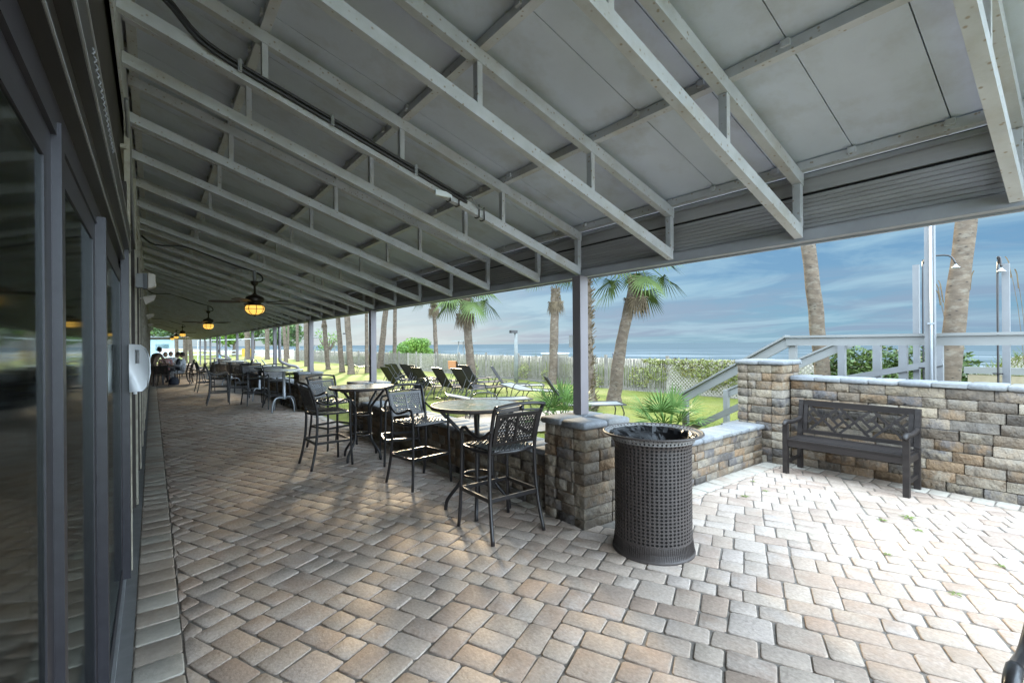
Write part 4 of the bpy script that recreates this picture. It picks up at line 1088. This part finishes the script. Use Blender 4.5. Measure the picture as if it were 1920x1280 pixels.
def palm(x0,y0,x1,y1,h,r0,r1,label,ci=0,sc_=1.0,dead=True,shaggy=False,bend=0.0,crown_on=True,rz=0,lift=0.0):
    p=empty('palm_tree',label,'palm tree',(x0,y0,-.05),group='palm trees on the lawn')
    random.seed(int(x0*100+y0*7)); pts=[];rs=[]; n=14
    for i in range(n+1):
        t=i/n; s=t+bend*math.sin(math.pi*t)
        pts.append(((x1-x0)*s+random.uniform(-.012,.012),(y1-y0)*s+random.uniform(-.012,.012),h*t)); rs.append(lerp(r0,r1,min(1,t*1.3))*random.uniform(.97,1.05)*(1.25 if i==0 else 1))
    tr=MB(); tr.tube(pts,rs,14,smooth=4).build('trunk','bark',p,True)
    if shaggy:
        mb=MB()
        for k in range(520):
            t=random.random(); i=min(n-1,int(t*n)); q=Vector(pts[i]).lerp(Vector(pts[i+1]),t*n-i); az=random.random()*6.283; d=Vector((math.cos(az),math.sin(az),0)); rr=rs[i]
            q=q+d*rr*.9; mb.bar(q,q+d*random.uniform(.05,.12)+Vector((0,0,random.uniform(.03,.12))),.035,.014)
        mb.build('leaf_stubs','dead',p)
    top=pts[-1]
    if crown_on:
        c=bpy.data.objects.new('crown',crm[ci%3]); col.objects.link(c); c.parent=p; c.location=(top[0],top[1],top[2]+lift); c.rotation_euler=(0,0,rz); c.scale=(sc_,)*3
    if dead:
        c=bpy.data.objects.new('dead_fronds',dm[ci%2]); col.objects.link(c); c.parent=p; c.location=(top[0],top[1],top[2]+.05); c.rotation_euler=(0,0,rz+1); c.scale=(sc_*.72,sc_*.72,sc_)
    return p
palm(9.82,8.25,10.30,7.88,3.36,.19,.13,'leaning palm with fan crown right of the first awning column',0,1.2,bend=-.12,rz=.4,lift=.36)
palm(8.3,7.75,8.15,7.80,4.3,.17,.17,'shaggy palm trunk bristling with leaf stubs behind the first column',1,1.2,shaggy=True,rz=1.1)
palm(12.75,13.85,13.0,13.90,3.85,.17,.17,'palm with hanging dead fronds just left of the first column',2,1.2,rz=.7,lift=1.15)
palm(9.25,14.3,9.03,14.44,3.3,.17,.13,'palm with drooping green fans right of the lounger row',1,1.3,rz=2.2,bend=.06,lift=.5)
palm(14.35,26.4,14.2,26.5,4.5,0.145,0.116,'palm behind the lounger row, left of the lifeguard stand',0,1.4,rz=.3,bend=.05,lift=.7)
palm(13.9,31.95,14.0,31.9,6.6,0.139,0.128,'tall straight palm trunk in front of the round bush',2,1.5)
palm(12.5,31.2,13.1,30.8,6.9,0.209,0.174,'thick leaning palm trunk just right of the second column',0,1.5)
palm(10.0,26.9,9.95,26.9,6.3,0.116,0.081,'slim palm trunk just left of the second column',1,2.1)
palm(8.8,26.1,8.5,26.25,6.1,0.174,0.139,'tall palm trunk left of the second column, lamp pole beside it',2,2.1,bend=.05)
palm(9.1,28.6,8.75,28.8,6.5,0.151,0.128,'tall palm trunk with a broken stub halfway up',0,2.1,bend=.05)
palm(9.4,32.5,9.2,32.65,3.35,0.151,0.139,'short dead topped palm right of the third column',1,.7,crown_on=False,bend=.04)
palm(8.15,31.95,7.9,32.2,6.8,0.174,0.191,'thick palm trunk immediately left of the third column',1,1.5,bend=.08)
palm(9.6,39,9.5,39,7.8,0.116,0.116,'slim palm trunk behind the third column',2,1.5)
palm(11.9,51.7,11.9,51.8,7.1,0.151,0.139,'thin dark palm trunk farthest by the small green tree',0,1.6)
palm(13.5,63.5,13.6,63.5,7.5,0.139,0.128,'thin distant palm trunk near the far fence',1,1.6)
palm(10.3,49.3,10.1,49.5,6.8,0.174,0.145,'leaning far palm trunk beside the downpipe',2,1.6,bend=.1)
palm(10.9,62,10.8,61.5,7.2,0.244,0.232,'distant pale palm trunk between the columns, right one',0,1.6)
palm(9.2,64.5,9.1,64.5,7.2,0.302,0.290,'thick distant palm trunk between the columns, left one',1,1.6)
palm(3.0,54.5,2.7,54.8,6,0.186,0.174,'leaning palm trunk at the far end of the patio, right one',2,1.5,bend=.05)
palm(2.55,56,2.7,55.8,6.2,0.209,0.197,'thick palm trunk at the far end of the patio, middle one',0,1.5)
palm(2.0,59,1.9,59,6.5,0.174,0.162,'palm trunk at the far end of the patio, left one',1,1.5)
palm(11.85,3.92,11.05,4.30,6.6,.155,.135,'bare spotted palm trunk rising behind the boardwalk rail',2,1.1,rz=.5,bend=-.05)
palm(10.72,1.80,11.15,1.22,7.0,.155,.135,'thick leaning palm trunk right of the tall pale post',0,1.1,rz=.2,bend=-.05)
# palmettos
def palmetto(x,y,s,seed,label):
    random.seed(seed); p=empty('palmetto',label,'palmetto plant',(x,y,-.03),group='young fan palms by the wall'); p.scale=(s,)*3
    a=MB(); b=MB()
    for k in range(15):
        az=2.399*k; el=R(82-58*(k/14)+random.uniform(-8,8)); frond(a,b,(.05*math.cos(az),.05*math.sin(az),0),az,el,random.uniform(.45,.62),.48,18,.16,.014)
    a.build('leaves','palmetto',p); b.build('stems','palmetto',p)
palmetto(7.05,4.75,.98,1,'young fan palm right behind the trash can')
palmetto(6.35,6.65,1.02,2,'young fan palm left of the first column, beside a lounger')

# ================================================================== LOUNGERS
def lounger(bed='sling',flat=False,name='sun_lounger',loc=(0,0,0),rz=0,label='',fine=True):
    r=empty(name,label,'sun lounger',loc,rz,'dark sling sun loungers on the lawn')
    hw=.30; n=6; an=R(12 if flat else 57); L=.68
    bx,bz=-math.cos(an)*L,math.sin(an)*L
    f=MB()
    for s in (-1,1):
        f.tube([(0,s*hw,.36),(1.22,s*hw,.36)],.014,n)
    f.tube([(1.22,-hw,.36),(1.22,hw,.36)],.014,n); f.build('frame','dark',r)
    g=MB()
    for s in (-1,1): g.tube([(0,s*hw,.36),(bx*.5,s*hw,.36+bz*.48),(bx,s*hw,.36+bz)],.013,n,smooth=2)
    g.tube([(bx,-hw,.36+bz),(bx,hw,.36+bz)],.013,n); g.build('back_frame','dark',r)
    MB().add([(.0,-hw+.01,.362),(1.2,-hw+.01,.362),(1.2,hw-.01,.362),(.0,hw-.01,.362),(.6,-hw+.01,.352),(.6,hw-.01,.352)],[(0,4,5,3),(4,1,2,5)]).build('seat_sling',bed,r)
    MB().add([(0,-hw+.01,.362),(0,hw-.01,.362),(bx,hw-.01,.362+bz),(bx,-hw+.01,.362+bz)],[(0,1,2,3)]).build('back_sling','sling' if not flat else bed,r)
    for s in (-1,1):
        MB().tube([(-.22,s*(hw+.02),0),(-.12,s*(hw+.02),.20),(.02,s*hw,.36)],.013,n,smooth=2).build('leg','dark',r)
        MB().tube([(1.12,s*hw,.36),(1.18,s*hw,.2),(1.14,s*hw,0)],.013,n,smooth=2).build('leg','dark',r)
        MB().tube([(-.30,s*(hw+.02),.0),(-.24,s*(hw+.03),.30),(-.12,s*(hw+.04),.52),(.12,s*(hw+.04),.56),(.36,s*(hw+.03),.50),(.40,s*(hw+.01),.36)],.012,n,smooth=3).build('arm','dark',r)
        if not flat: MB().tube([(bx*.55,s*hw*.9,.36+bz*.55),(-.42,s*hw*.9,.15)],.009,n).build('prop','dark',r)
    MB().tube([(-.22,-hw-.02,.06),(-.22,hw+.02,.06)],.011,n).build('stretcher','dark',r)
    return r
lg=lounger(loc=(6.78,11.83,0),label='dark sling lounger, third from the right in the row of raised backs')
def ld(x,y,rz,lb,sc_=None): return dup(lg,(x+.35,y,0),rz,lb)
ld(6.70,11.19,.0,'nearest raised dark lounger in the row, in front of a palm trunk')
ld(6.09,12.45,.03,'raised dark lounger showing narrow back in the middle of the row')
ld(6.70,14.0,-.02,'raised dark lounger left of centre in the row')
ld(6.91,15.1,.02,'raised dark lounger second from the left end of the row')
ld(6.82,15.8,.0,'raised dark lounger in the row behind the second column, closest to it')
ld(6.43,15.3,-.03,'raised dark lounger squeezed between two others at the left of the row')
ld(5.6,13.6,.02,'raised dark lounger directly beside the second awning column')
ld(7.9,12.75,.03,'raised lounger just behind the nearest one of the row')
ol=lounger(name='sun_lounger',loc=(8.7,14.2,0),rz=.0,label='lounger with an orange towel over its raised back'); 
MB().add([(-.20,-.27,.76),(-.20,.27,.76),(-.37,.27,1.03),(-.37,-.27,1.03),(-.40,-.27,1.02),(-.40,.27,1.02),(-.38,.27,.74),(-.38,-.27,.74)],[(0,1,2,3),(3,2,5,4),(4,5,6,7)]).build('towel','towel',ol)
ll=lounger(bed='slingb',loc=(8.45,11.35,0),rz=R(-40),label='lounger with pale flat bed and raised back, seen side on in mid lawn')
dup(ll,(6.7,6.95,0),R(-34),'lounger with raised back beside the young fan palm')
fl_=lounger(bed='slingb',flat=True,loc=(5.75,8.75,0),rz=R(-24),label='nearly flat pale lounger just behind the near bar table')
dup(fl_,(9.4,26.9,0),R(20),'flat pale lounger far off between the palm trunks')
dup(fl_,(8.1,9.9,0),R(-70),'flat pale lounger in mid lawn, partly hidden by the fan palm')
dup(fl_,(3.98,18.3,0),R(70),'flat lounger just left of the third column, nearer one')
dup(fl_,(4.7,21.2,0),R(70),'flat lounger just left of the third column, farther one')
for i in range(4):
    r=lounger(bed='slingb',name='white_lounger',loc=(4.15+.12*i,27.5-.9*i,0),rz=R(-5),label=['white strap lounger, leftmost of the far row of four','white strap lounger, second from left in the far row','white strap lounger, third from left in the far row','white strap lounger, rightmost of the far row of four'][i]) if i==0 else dup(r0_,(4.15+.12*i,27.5-.9*i,0),R(-5),['','white strap lounger, second from left in the far row','white strap lounger, third from left in the far row','white strap lounger, rightmost of the far row of four'][i])
    if i==0:
        r0_=r; r['group']='white strap loungers far off'
        for c in r.children: c.data.materials[0]=M['bwhite']
# flower bed with rocks
o=leafcloud('flower_bed','red',None,None,[(0,0,.12,.35,.6,.14)],1400,.03,33); o.location=(3.95,10.6,0); tag(o,'bed of red and orange flowers behind the second bar table','flowers',kind='stuff')
o=leafcloud('foliage','bush',None,None,[(0,0,.08,.38,.65,.10)],900,.04,34); o.location=(3.95,10.6,0); tag(o,'green leaves of the red flower bed','foliage',kind='stuff')
rnd=random.Random(4)
for k in range(4):
    mb=MB(); rock_block(mb,-.12,.12,-.09,.09,0,.10,.04,.02); o=mb.build('garden_rock','rock'); smooth_by_angle(o,70); o.location=(3.45+.1*(k%2),9.15+k*.34,-.02); o.rotation_euler=(0,0,rnd.random()*3)
    tag(o,['pale rock nearest the second pillar, first of the flower bed edging','pale rock second from the pillar along the flower bed','pale rock third from the pillar along the flower bed','pale rock farthest from the pillar, touching the red flowers'][k],'rock','pale rocks by the flower bed')
# small weeds / leaves on the patio
LV=[(5.45,2.55,'small green sprig on the pavers just in front of the bench left leg'),(5.2,2.3,'small green sprig left of the bench, nearer the low wall'),(4.85,2.35,'small green sprig on the pavers closest to the low stone wall'),(5.4,1.15,'largest green leaf sprig on the pavers in front of the bench right leg'),(5.15,1.28,'small green sprig just left of the largest sprig'),(5.1,1.02,'small green sprig just below the largest sprig'),(4.35,1.05,'green weed in a joint midway between trash can and right edge'),(4.0,.62,'green weed in a joint nearest the lower right corner'),(4.75,.5,'green weed in a joint near the right edge of the patio')]
mb=MB()
for a in range(5):
    t=a*1.35; c,s=math.cos(t),math.sin(t); mb.add([(0,0,.003),(.022*c-.008*s,.022*s+.008*c,.010),(.05*c,.05*s,.005),(.022*c+.008*s,.022*s-.008*c,.008)],[(0,1,2,3)])
lf=mb.build('fallen_leaf','leaf')
for i,(x,y,lb) in enumerate(LV):
    c=lf
    if i: c=lf.copy(); col.objects.link(c)
    c.location=(x,y,.002); c.rotation_euler=(0,0,i*1.3); c.scale=(1.5 if i==3 else rnd.uniform(.7,1.1),)*3
    tag(c,lb,'leaf','green leaf sprigs on the pale pavers')

# ================================================================== POLES, BEACH
def lamp(x,y,h,label):
    r=empty('lamp_pole',label,'lamp pole',(x,y,-.05),group='lamp poles by the fence')
    MB().tube([(0,0,0),(0,0,h)],[.10,.07],8).build('pole','pole',r,True)
    MB().box(-.30,.04,-.07,.07,h-.03,h+.09).build('lamp_head','dark',r)
lamp(12.35,15.7,2.15,'grey lamp pole by the picket fence left of the first column')
lamp(12.95,39.5,2.6,'distant lamp pole between two palm trunks')
sg=empty('sign_box','small grey sign box on a post beyond the fence, beside the first column','sign box',(13.5,13.4,0)); MB().box(-.03,.03,-.22,.22,1.45,1.95).build('panel','greybox',sg); MB().box(.035,.08,-.04,.04,0,1.9).build('post','pole',sg)
tn=empty('beach_cabana','low cream beach cabana beyond the fence','cabana',(41,44,-3.0)); MB().box(-1.2,1.2,-1.2,1.2,0,3.3).build('walls','bsand',tn); MB().box(-1.3,1.3,-1.3,1.3,3.31,3.45).build('roof','bwhite',tn)
ls=empty('lifeguard_stand','dark lifeguard stand with flat roof on the beach','lifeguard stand',(31.8,51.2,-2.4),.4)
for a in (-1,1):
    for b in (-1,1): MB().bar((a*.8,b*.8,0),(a*.5,b*.5,4.4),.1,.1).build('leg','pole',ls)
MB().box(-1.2,1.2,-1.1,1.1,4.4,4.5).build('roof','pole',ls); MB().box(-.7,.7,-.7,.7,2.6,2.7).build('platform','pole',ls)
mb=MB(); mb.bar((-.6,-.6,2.8),(.6,-.6,4.1),.06,.06); mb.bar((.6,-.6,2.8),(-.6,-.6,4.1),.06,.06); mb.bar((-.7,-.75,3.4),(.7,-.75,3.4),.05,.05); mb.build('brace','pole',ls)
dp=empty('beach_walkover','distant dark walkover deck with railings beyond the fence','walkover deck',(17,60,0))
MB().box(-1,1,-7,9,.7,.8).build('deck','pole',dp)
MB().box(-1,-.9,-7,9,1.55,1.65).build('handrail','pole',dp)
for k in range(7): MB().box(-1,-.88,-7+k*2.6,-6.88+k*2.6,-.2,1.6).build('post','pole',dp)
MB().box(-1.2,1.2,2,6,2.6,2.72).build('roof','pole',dp)
for y in (2.2,5.8): MB().box(-.9,-.78,y,y+.12,.8,2.6).build('post','pole',dp)
for i,(x,y,c) in enumerate([(116.9,99,'cl_dark'),(115.9,96.6,'bush')]): pass
# small beach fences and chairs
sfn=empty('sand_fence','short stretch of sand fence far out on the beach','sand fence',(92,48,-3.1))
for k in range(26): MB().box(-.03,.03,-5+k*.4,-4.86+k*.4,0,1.3).build('picket','pole',sfn)
MB().box(.031,.05,-5,5.14,.9,.95).build('wire','pole',sfn)
for i,y in enumerate((60,57.3)):
    bc=empty('beach_chair',['beach chair on the sand, left of the pair','beach chair on the sand, right of the pair'][i],'beach chair',(92,y,-3.1),group='dark beach chairs')
    MB().bar((0,-.5,.5),(0,.5,.5),.6,.08,(0,0,1)).build('seat','dark',bc); MB().bar((-.2,-.5,.5),(-.6,-.5,1.4),1.0,.08,(0,1,0)).build('back','dark',bc)
    MB().box(-.04,.04,-.45,.45,0,.5).build('leg','dark',bc)

# ================================================================== FAR END: trees, building, van
def tree(x,y,h,rw,label,m='tree',seed=1,leaf=.25,n=2600,cat='tree',group='trees beyond the far end'):
    r=empty('broadleaf_tree',label,cat,(x,y,-.2),group=group); rnd=random.Random(seed)
    t=MB(); t.tube([(0,0,0),(.1,.1,h*.3),(-.1,.05,h*.6)],[.28,.2,.1],8,smooth=3)
    for k in range(6):
        a=k*1.05; t.tube([(0,0,h*.28),(math.cos(a)*rw*.35,math.sin(a)*rw*.35,h*.5),(math.cos(a)*rw*.6,math.sin(a)*rw*.6,h*.7)],[.12,.08,.04],5,smooth=2)
    t.build('trunk','bark',r)
    bl=[(rnd.uniform(-rw,rw)*.7,rnd.uniform(-rw,rw)*.7,h*rnd.uniform(.38,.88),rw*.42,rw*.42,h*.16) for _ in range(14)]
    leafcloud('crown',m,None,None,bl,n,leaf,seed,parent=r)
    return r
for i,(x,y,h,rw,lb) in enumerate([(16,105,10,5,'dark green tree at right of the far tree line'),(11,92,8,4.5,'bright green tree beyond the far columns'),(5,108,11,6,'large dark tree filling the middle of the far tree line'),(-2,115,11,6,'tree rising behind the pale blue building'),(-8,110,9,5,'tree at the left end behind the building'),(24,115,7,4.5,'low tree towards the dunes in the far tree line'),(9,120,12,6,'tall tree at the back of the far tree line')]):
    tree(x,y,h,rw,lb,seed=70+i,leaf=.34,n=3000,m='tree' if i!=1 else 'bush')
tree(15.2,52.5,3.6,1.5,'small thin tree with bright leaves near the far fence',m='bush',seed=90,leaf=.12,n=500,group='small trees by the fence')
bs=empty('round_bush','large round bright green bush beyond the fence','bush',(27,55.5,-2.2)); 
MB().tube([(0,0,0),(0,0,2.5)],[.3,.2],8).build('stems','bark',bs)
rnd=random.Random(55)
bl=[(rnd.uniform(-1,1)*1.0+0,rnd.uniform(-1,1)*2.9,0,1.2,1.2,.75) for _ in range(24)]
bl=[(a,b,1.8+ (3.0-abs(b)*.62)*rnd.uniform(.05,.95),c,d,e) for a,b,_,c,d,e in bl]
bl=[(a*1.0,b*.82,z,c,d,e) for a,b,z,c,d,e in bl]
lc=leafcloud('foliage','bush',None,None,bl,11000,.13,56,parent=bs)
bs.rotation_euler=(0,0,R(64))
bg=empty('beach_building','low pale blue building with white garage door at the far end','building',(-1.2,86,-.2))
MB().box(-6,4.2,0,6,0,3.0).build('wall','bldg',bg); MB().box(-6.3,4.5,-.3,6.3,3.01,3.25).build('roof','broof',bg)
MB().box(-2.6,.4,-.06,-.005,.2,2.3).build('garage_door','bwhite',bg); MB().box(1.6,3.2,-.05,-.005,1.2,2.2).build('window','glass',bg)
vn=empty('parked_car','white car parked before the pale blue building','car',(1.4,74,-.1),R(90))
mb=MB(); prof=[(-2.1,.35),(-2.15,.8),(-1.5,.95),(-.9,1.42),(.7,1.45),(1.3,1.0),(2.05,.85),(2.15,.4)]
vs=[(x,-.85,z) for x,z in prof]+[(x,.85,z) for x,z in prof]; n=len(prof)
mb.add(vs,[tuple(range(n)),tuple(range(n,2*n))[::-1]]+[(i,i+n,(i+1)%n+n,(i+1)%n) for i in range(n)]); mb.build('body','bwhite',vn)
for x in (-1.3,1.3):
    for y in (-.8,.8): 
        o=MB().tube([(x,y-.1,.33),(x,y+.1,.33)],.33,14).build('wheel','black',vn)
MB().box(-.85,.65,-.87,.87,1.0,1.36).build('windows','dark',vn)
ys_=empty('yellow_board','yellow board standing beyond the far columns','board',(9.5,67,0)); MB().box(-.6,.6,-.03,.03,.3,1.3).build('panel','yellow',ys_); MB().box(-.04,.04,.035,.08,0,1.3).build('post','pole',ys_)
wf=empty('white_fence','low white rail fence beyond the far lawn','fence',(2,72,0)); 
for z in (.5,.95): MB().box(0,14,-.03,.03,z,z+.12).build('rail','bwhite',wf)
for k in range(8): MB().box(k*2-.05,k*2+.05,-.05,-.035,0,1.15).build('post','bwhite',wf)
gp=empty('white_pergola','pale rope rail strung between the far columns','rope rail',(5,62,0)); MB().tube([(-1,0,2.25),(2.5,0,2.35),(6,0,2.6)],.05,5,smooth=3).build('rope','bwhite',gp); MB().tube([(-1,0,0),(-1,0,2.3)],.05,5).build('post','bwhite',gp); MB().tube([(6,0,0),(6,0,2.65)],.05,5).build('post','bwhite',gp)
gp.name='rope_rail'
# downpipes at columns
for i,k in enumerate((3,7)):
    y=cy[k]-.10; r=tag(MB().tube([(3.42,y,2.24),(3.42,y,1.25),(3.44,y-.03,1.08),(3.66,y-.14,.95),(3.90,y-.22,.88),(3.96,y-.24,.7),(3.96,y-.24,-.03)],.05,8,smooth=4).build('downpipe','column',smooth=True),['brown downpipe bending outward beside the fourth column','brown downpipe bending outward beside a distant column'][i],'downpipe','downpipes of the awning')

# ================================================================== DINERS
def person(loc,rz,joints,radii,edges,shirt,hairm,label,name='person',head=None):
    r=empty(name,label,'person',loc,rz,None)
    me=bpy.data.meshes.new('body'); me.from_pydata(joints,edges,[]); o=bpy.data.objects.new('body',me); col.objects.link(o); o.parent=r
    me.materials.append(M[shirt])
    m=o.modifiers.new('skin','SKIN'); 
    for i,v in enumerate(me.skin_vertices[0].data): v.radius=(radii[i],radii[i]); v.use_root=(i==0)
    s=o.modifiers.new('sub','SUBSURF'); s.levels=1; s.render_levels=1
    hx,hy,hz=head
    h=MB(); h.lathe([(.001,-.12),(.055,-.10),(.075,-.04),(.078,.02),(.065,.08),(.03,.11),(.001,.115)],12,(hx,hy,hz)); 
    h.tube([(hx,hy+.07,hz-.01),(hx,hy+.10,hz-.035),(hx,hy+.075,hz-.045)],.012,5); ho=h.build('head','skin',r,True)
    for s_ in (-1,1): 
        MB().lathe([(.001,-.008),(.009,0),(.001,.008)],6,(hx+s_*.03,hy+.072,hz+.0),cap=False).build('eye','black',ho)
        MB().lathe([(.001,-.02),(.012,0),(.001,.02)],6,(hx+s_*.08,hy,hz-.01),cap=False).build('ear','skin',ho)
    MB().lathe([(.082,-.05),(.090,.02),(.082,.07),(.05,.115),(.001,.13)],12,(hx,hy-.018,hz+.005)).build('hair',hairm,r,True)
    hm=MB()
    return r,ho
SJ=[(0,0,.50),(0,.02,.72),(0,.03,.95),(0,.04,1.08),(-.10,.02,.50),(-.12,.42,.50),(-.12,.42,.08),(-.12,.52,.05),(.10,.02,.50),(.12,.42,.50),(.12,.42,.08),(.12,.52,.05),(-.20,.03,1.0),(-.25,.10,.76),(-.12,.36,.80),(.20,.03,1.0),(.25,.10,.76),(.12,.36,.80)]
SE=[(0,1),(1,2),(2,3),(0,4),(4,5),(5,6),(6,7),(0,8),(8,9),(9,10),(10,11),(2,12),(12,13),(13,14),(2,15),(15,16),(16,17)]
SR=[.15,.135,.13,.055,.09,.07,.045,.04,.09,.07,.045,.04,.06,.045,.032,.06,.045,.032]
def seated(x,y,rz,shirt,hairm,label):
    r,ho=person((x,y,0),rz,SJ,SR,SE,shirt,hairm,label,head=(0,.06,1.24))
    for s_,j in ((-1,14),(1,17)):
        p=Vector(SJ[j]); h=MB(); 
        h.tube([p,p+Vector((0,.07,.0))],[.035,.03],6)
        for q in range(4): h.tube([p+Vector((-.03+.02*q,.07,0)),p+Vector((-.032+.021*q,.11+.01*(q in(1,2)),.0)),p+Vector((-.03+.02*q,.13+.01*(q in(1,2)),-.02))],.008,5)
        h.tube([p+Vector((-s_*.03,.03,0)),p+Vector((-s_*.055,.06,.0)),p+Vector((-s_*.05,.085,0))],.009,5); h.build('hand','skin',r,True)
    return r
def dining_chair(loc,rz,label,first=None):
    r=empty('dining_chair',label,'chair',loc,rz,'dark woven dining chairs around the far tables'); stool_parts(r,SH=.44,BH=.88,ft=False,fine=False); return r
dc=dining_chair((.35,24.0,0),face(.3,1),'empty dark dining chair standing at the near end of the diners table')
tb=empty('dining_table','dark dining table where the nearest diners sit','dining table',(.56,25.4,0)); MB().box(-.26,.26,-.8,.8,.70,.74).build('table_top','dark',tb)
for a in (-.2,.2):
    for b in (-.7,.7): MB().box(a-.03,a+.03,b-.03,b+.03,0,.70).build('leg','dark',tb)
tb2=dup(tb,(.75,30.5,0),0,'second dark dining table behind the first diners')
for (x,y,fx,fy,lb) in [(.48,26.75,.0,-1,'dining chair under the person with fair hair'),(1.02,25.6,-1,0,'dining chair under the person in navy'),(1.12,24.75,-1,.2,'dining chair under the person in pale shirt'),(.30,30.5,1,0,'dining chair at the wall side of the second table'),(1.5,30.6,-1,0,'dining chair at the open side of the second table'),(1.55,24.3,-.9,.2,'dining chair pulled out into the walkway')]:
    dup(dc,(x,y,0),face(fx,fy),lb)
seated(.48,26.7,face(0,-1),'cl_red','blond','seated person with fair hair in a red checked shirt')
seated(.96,25.6,face(-1,0),'cl_dark','hair','seated person with dark hair in a navy top')
seated(1.08,24.78,face(-1,.2),'cl_white','hair','seated person in a pale shirt at the near corner of the table')
seated(.72,28.3,face(0,-1),'cl_white','blond','seated person farther back behind the first table')
dup(dc,(.72,28.35,0),face(0,-1),'dining chair under the person farther back')
seated(3.75,38.3,face(-1,0),'cl_blue','hair','seated person in a light blue shirt outside the columns')
LJ=[(0,0,.92),(0,.10,1.12),(0,.22,1.28),(0,.28,1.36),(-.09,0,.88),(-.10,.02,.48),(-.10,-.03,.08),(-.10,.08,.04),(.09,0,.88),(.10,.02,.48),(.10,-.03,.08),(.10,.08,.04),(-.18,.22,1.26),(-.22,.34,1.02),(-.12,.5,.90),(.18,.22,1.26),(.22,.34,1.02),(.12,.5,.90)]
r,ho=person((.0,24.6,0),face(.75,.6),LJ,SR,SE,'cl_tan','hair','person in a tan top leaning over the table beside the wall',head=(0,.33,1.47))
for s_,j in ((-1,14),(1,17)):
    p=Vector(LJ[j]); h=MB(); h.tube([p,p+Vector((0,.07,-.01))],[.035,.03],6)
    for q in range(4): h.tube([p+Vector((-.03+.02*q,.07,-.01)),p+Vector((-.032+.021*q,.11+.01*(q in(1,2)),-.02)),p+Vector((-.03+.02*q,.13,-.05))],.008,5)
    h.tube([p+Vector((-s_*.03,.03,0)),p+Vector((-s_*.055,.06,-.01)),p+Vector((-s_*.05,.085,-.02))],.009,5); h.build('hand','skin',r,True)
# bags on the floor
bgm=MB(); bgm.lathe([(.16,0),(.19,.08),(.17,.22),(.08,.32),(.02,.34)],12); o=bgm.build('bag','cl_dark',smooth=True); o.location=(.72,24.2,0); tag(o,'dark blue bag on the floor beside the diners','bag')
# walkers on the beach
WJ=[(0,0,.92),(0,0,1.15),(0,0,1.36),(0,.01,1.46),(-.09,0,.88),(-.10,.06,.48),(-.10,.12,.08),(-.10,.22,.04),(.09,0,.88),(.10,-.04,.48),(.10,-.16,.08),(.10,-.06,.04),(-.18,0,1.36),(-.24,.02,1.1),(-.22,.12,.88),(.18,0,1.36),(.24,.02,1.1),(.22,.10,.88)]
for i,(x,y,c) in enumerate([(120,101,'cl_dark'),(119,97.5,'cl_blue')]):
    r,ho=person((x,y,-3.1),face(.3,-1),WJ,SR,SE,c,'hair',['person in dark clothes walking on the distant beach, left of the pair','person in blue walking on the distant beach, right of the pair'][i],head=(0,.02,1.60))
print('objects',len(bpy.data.objects),'verts',sum(len(m.vertices) for m in bpy.data.meshes))
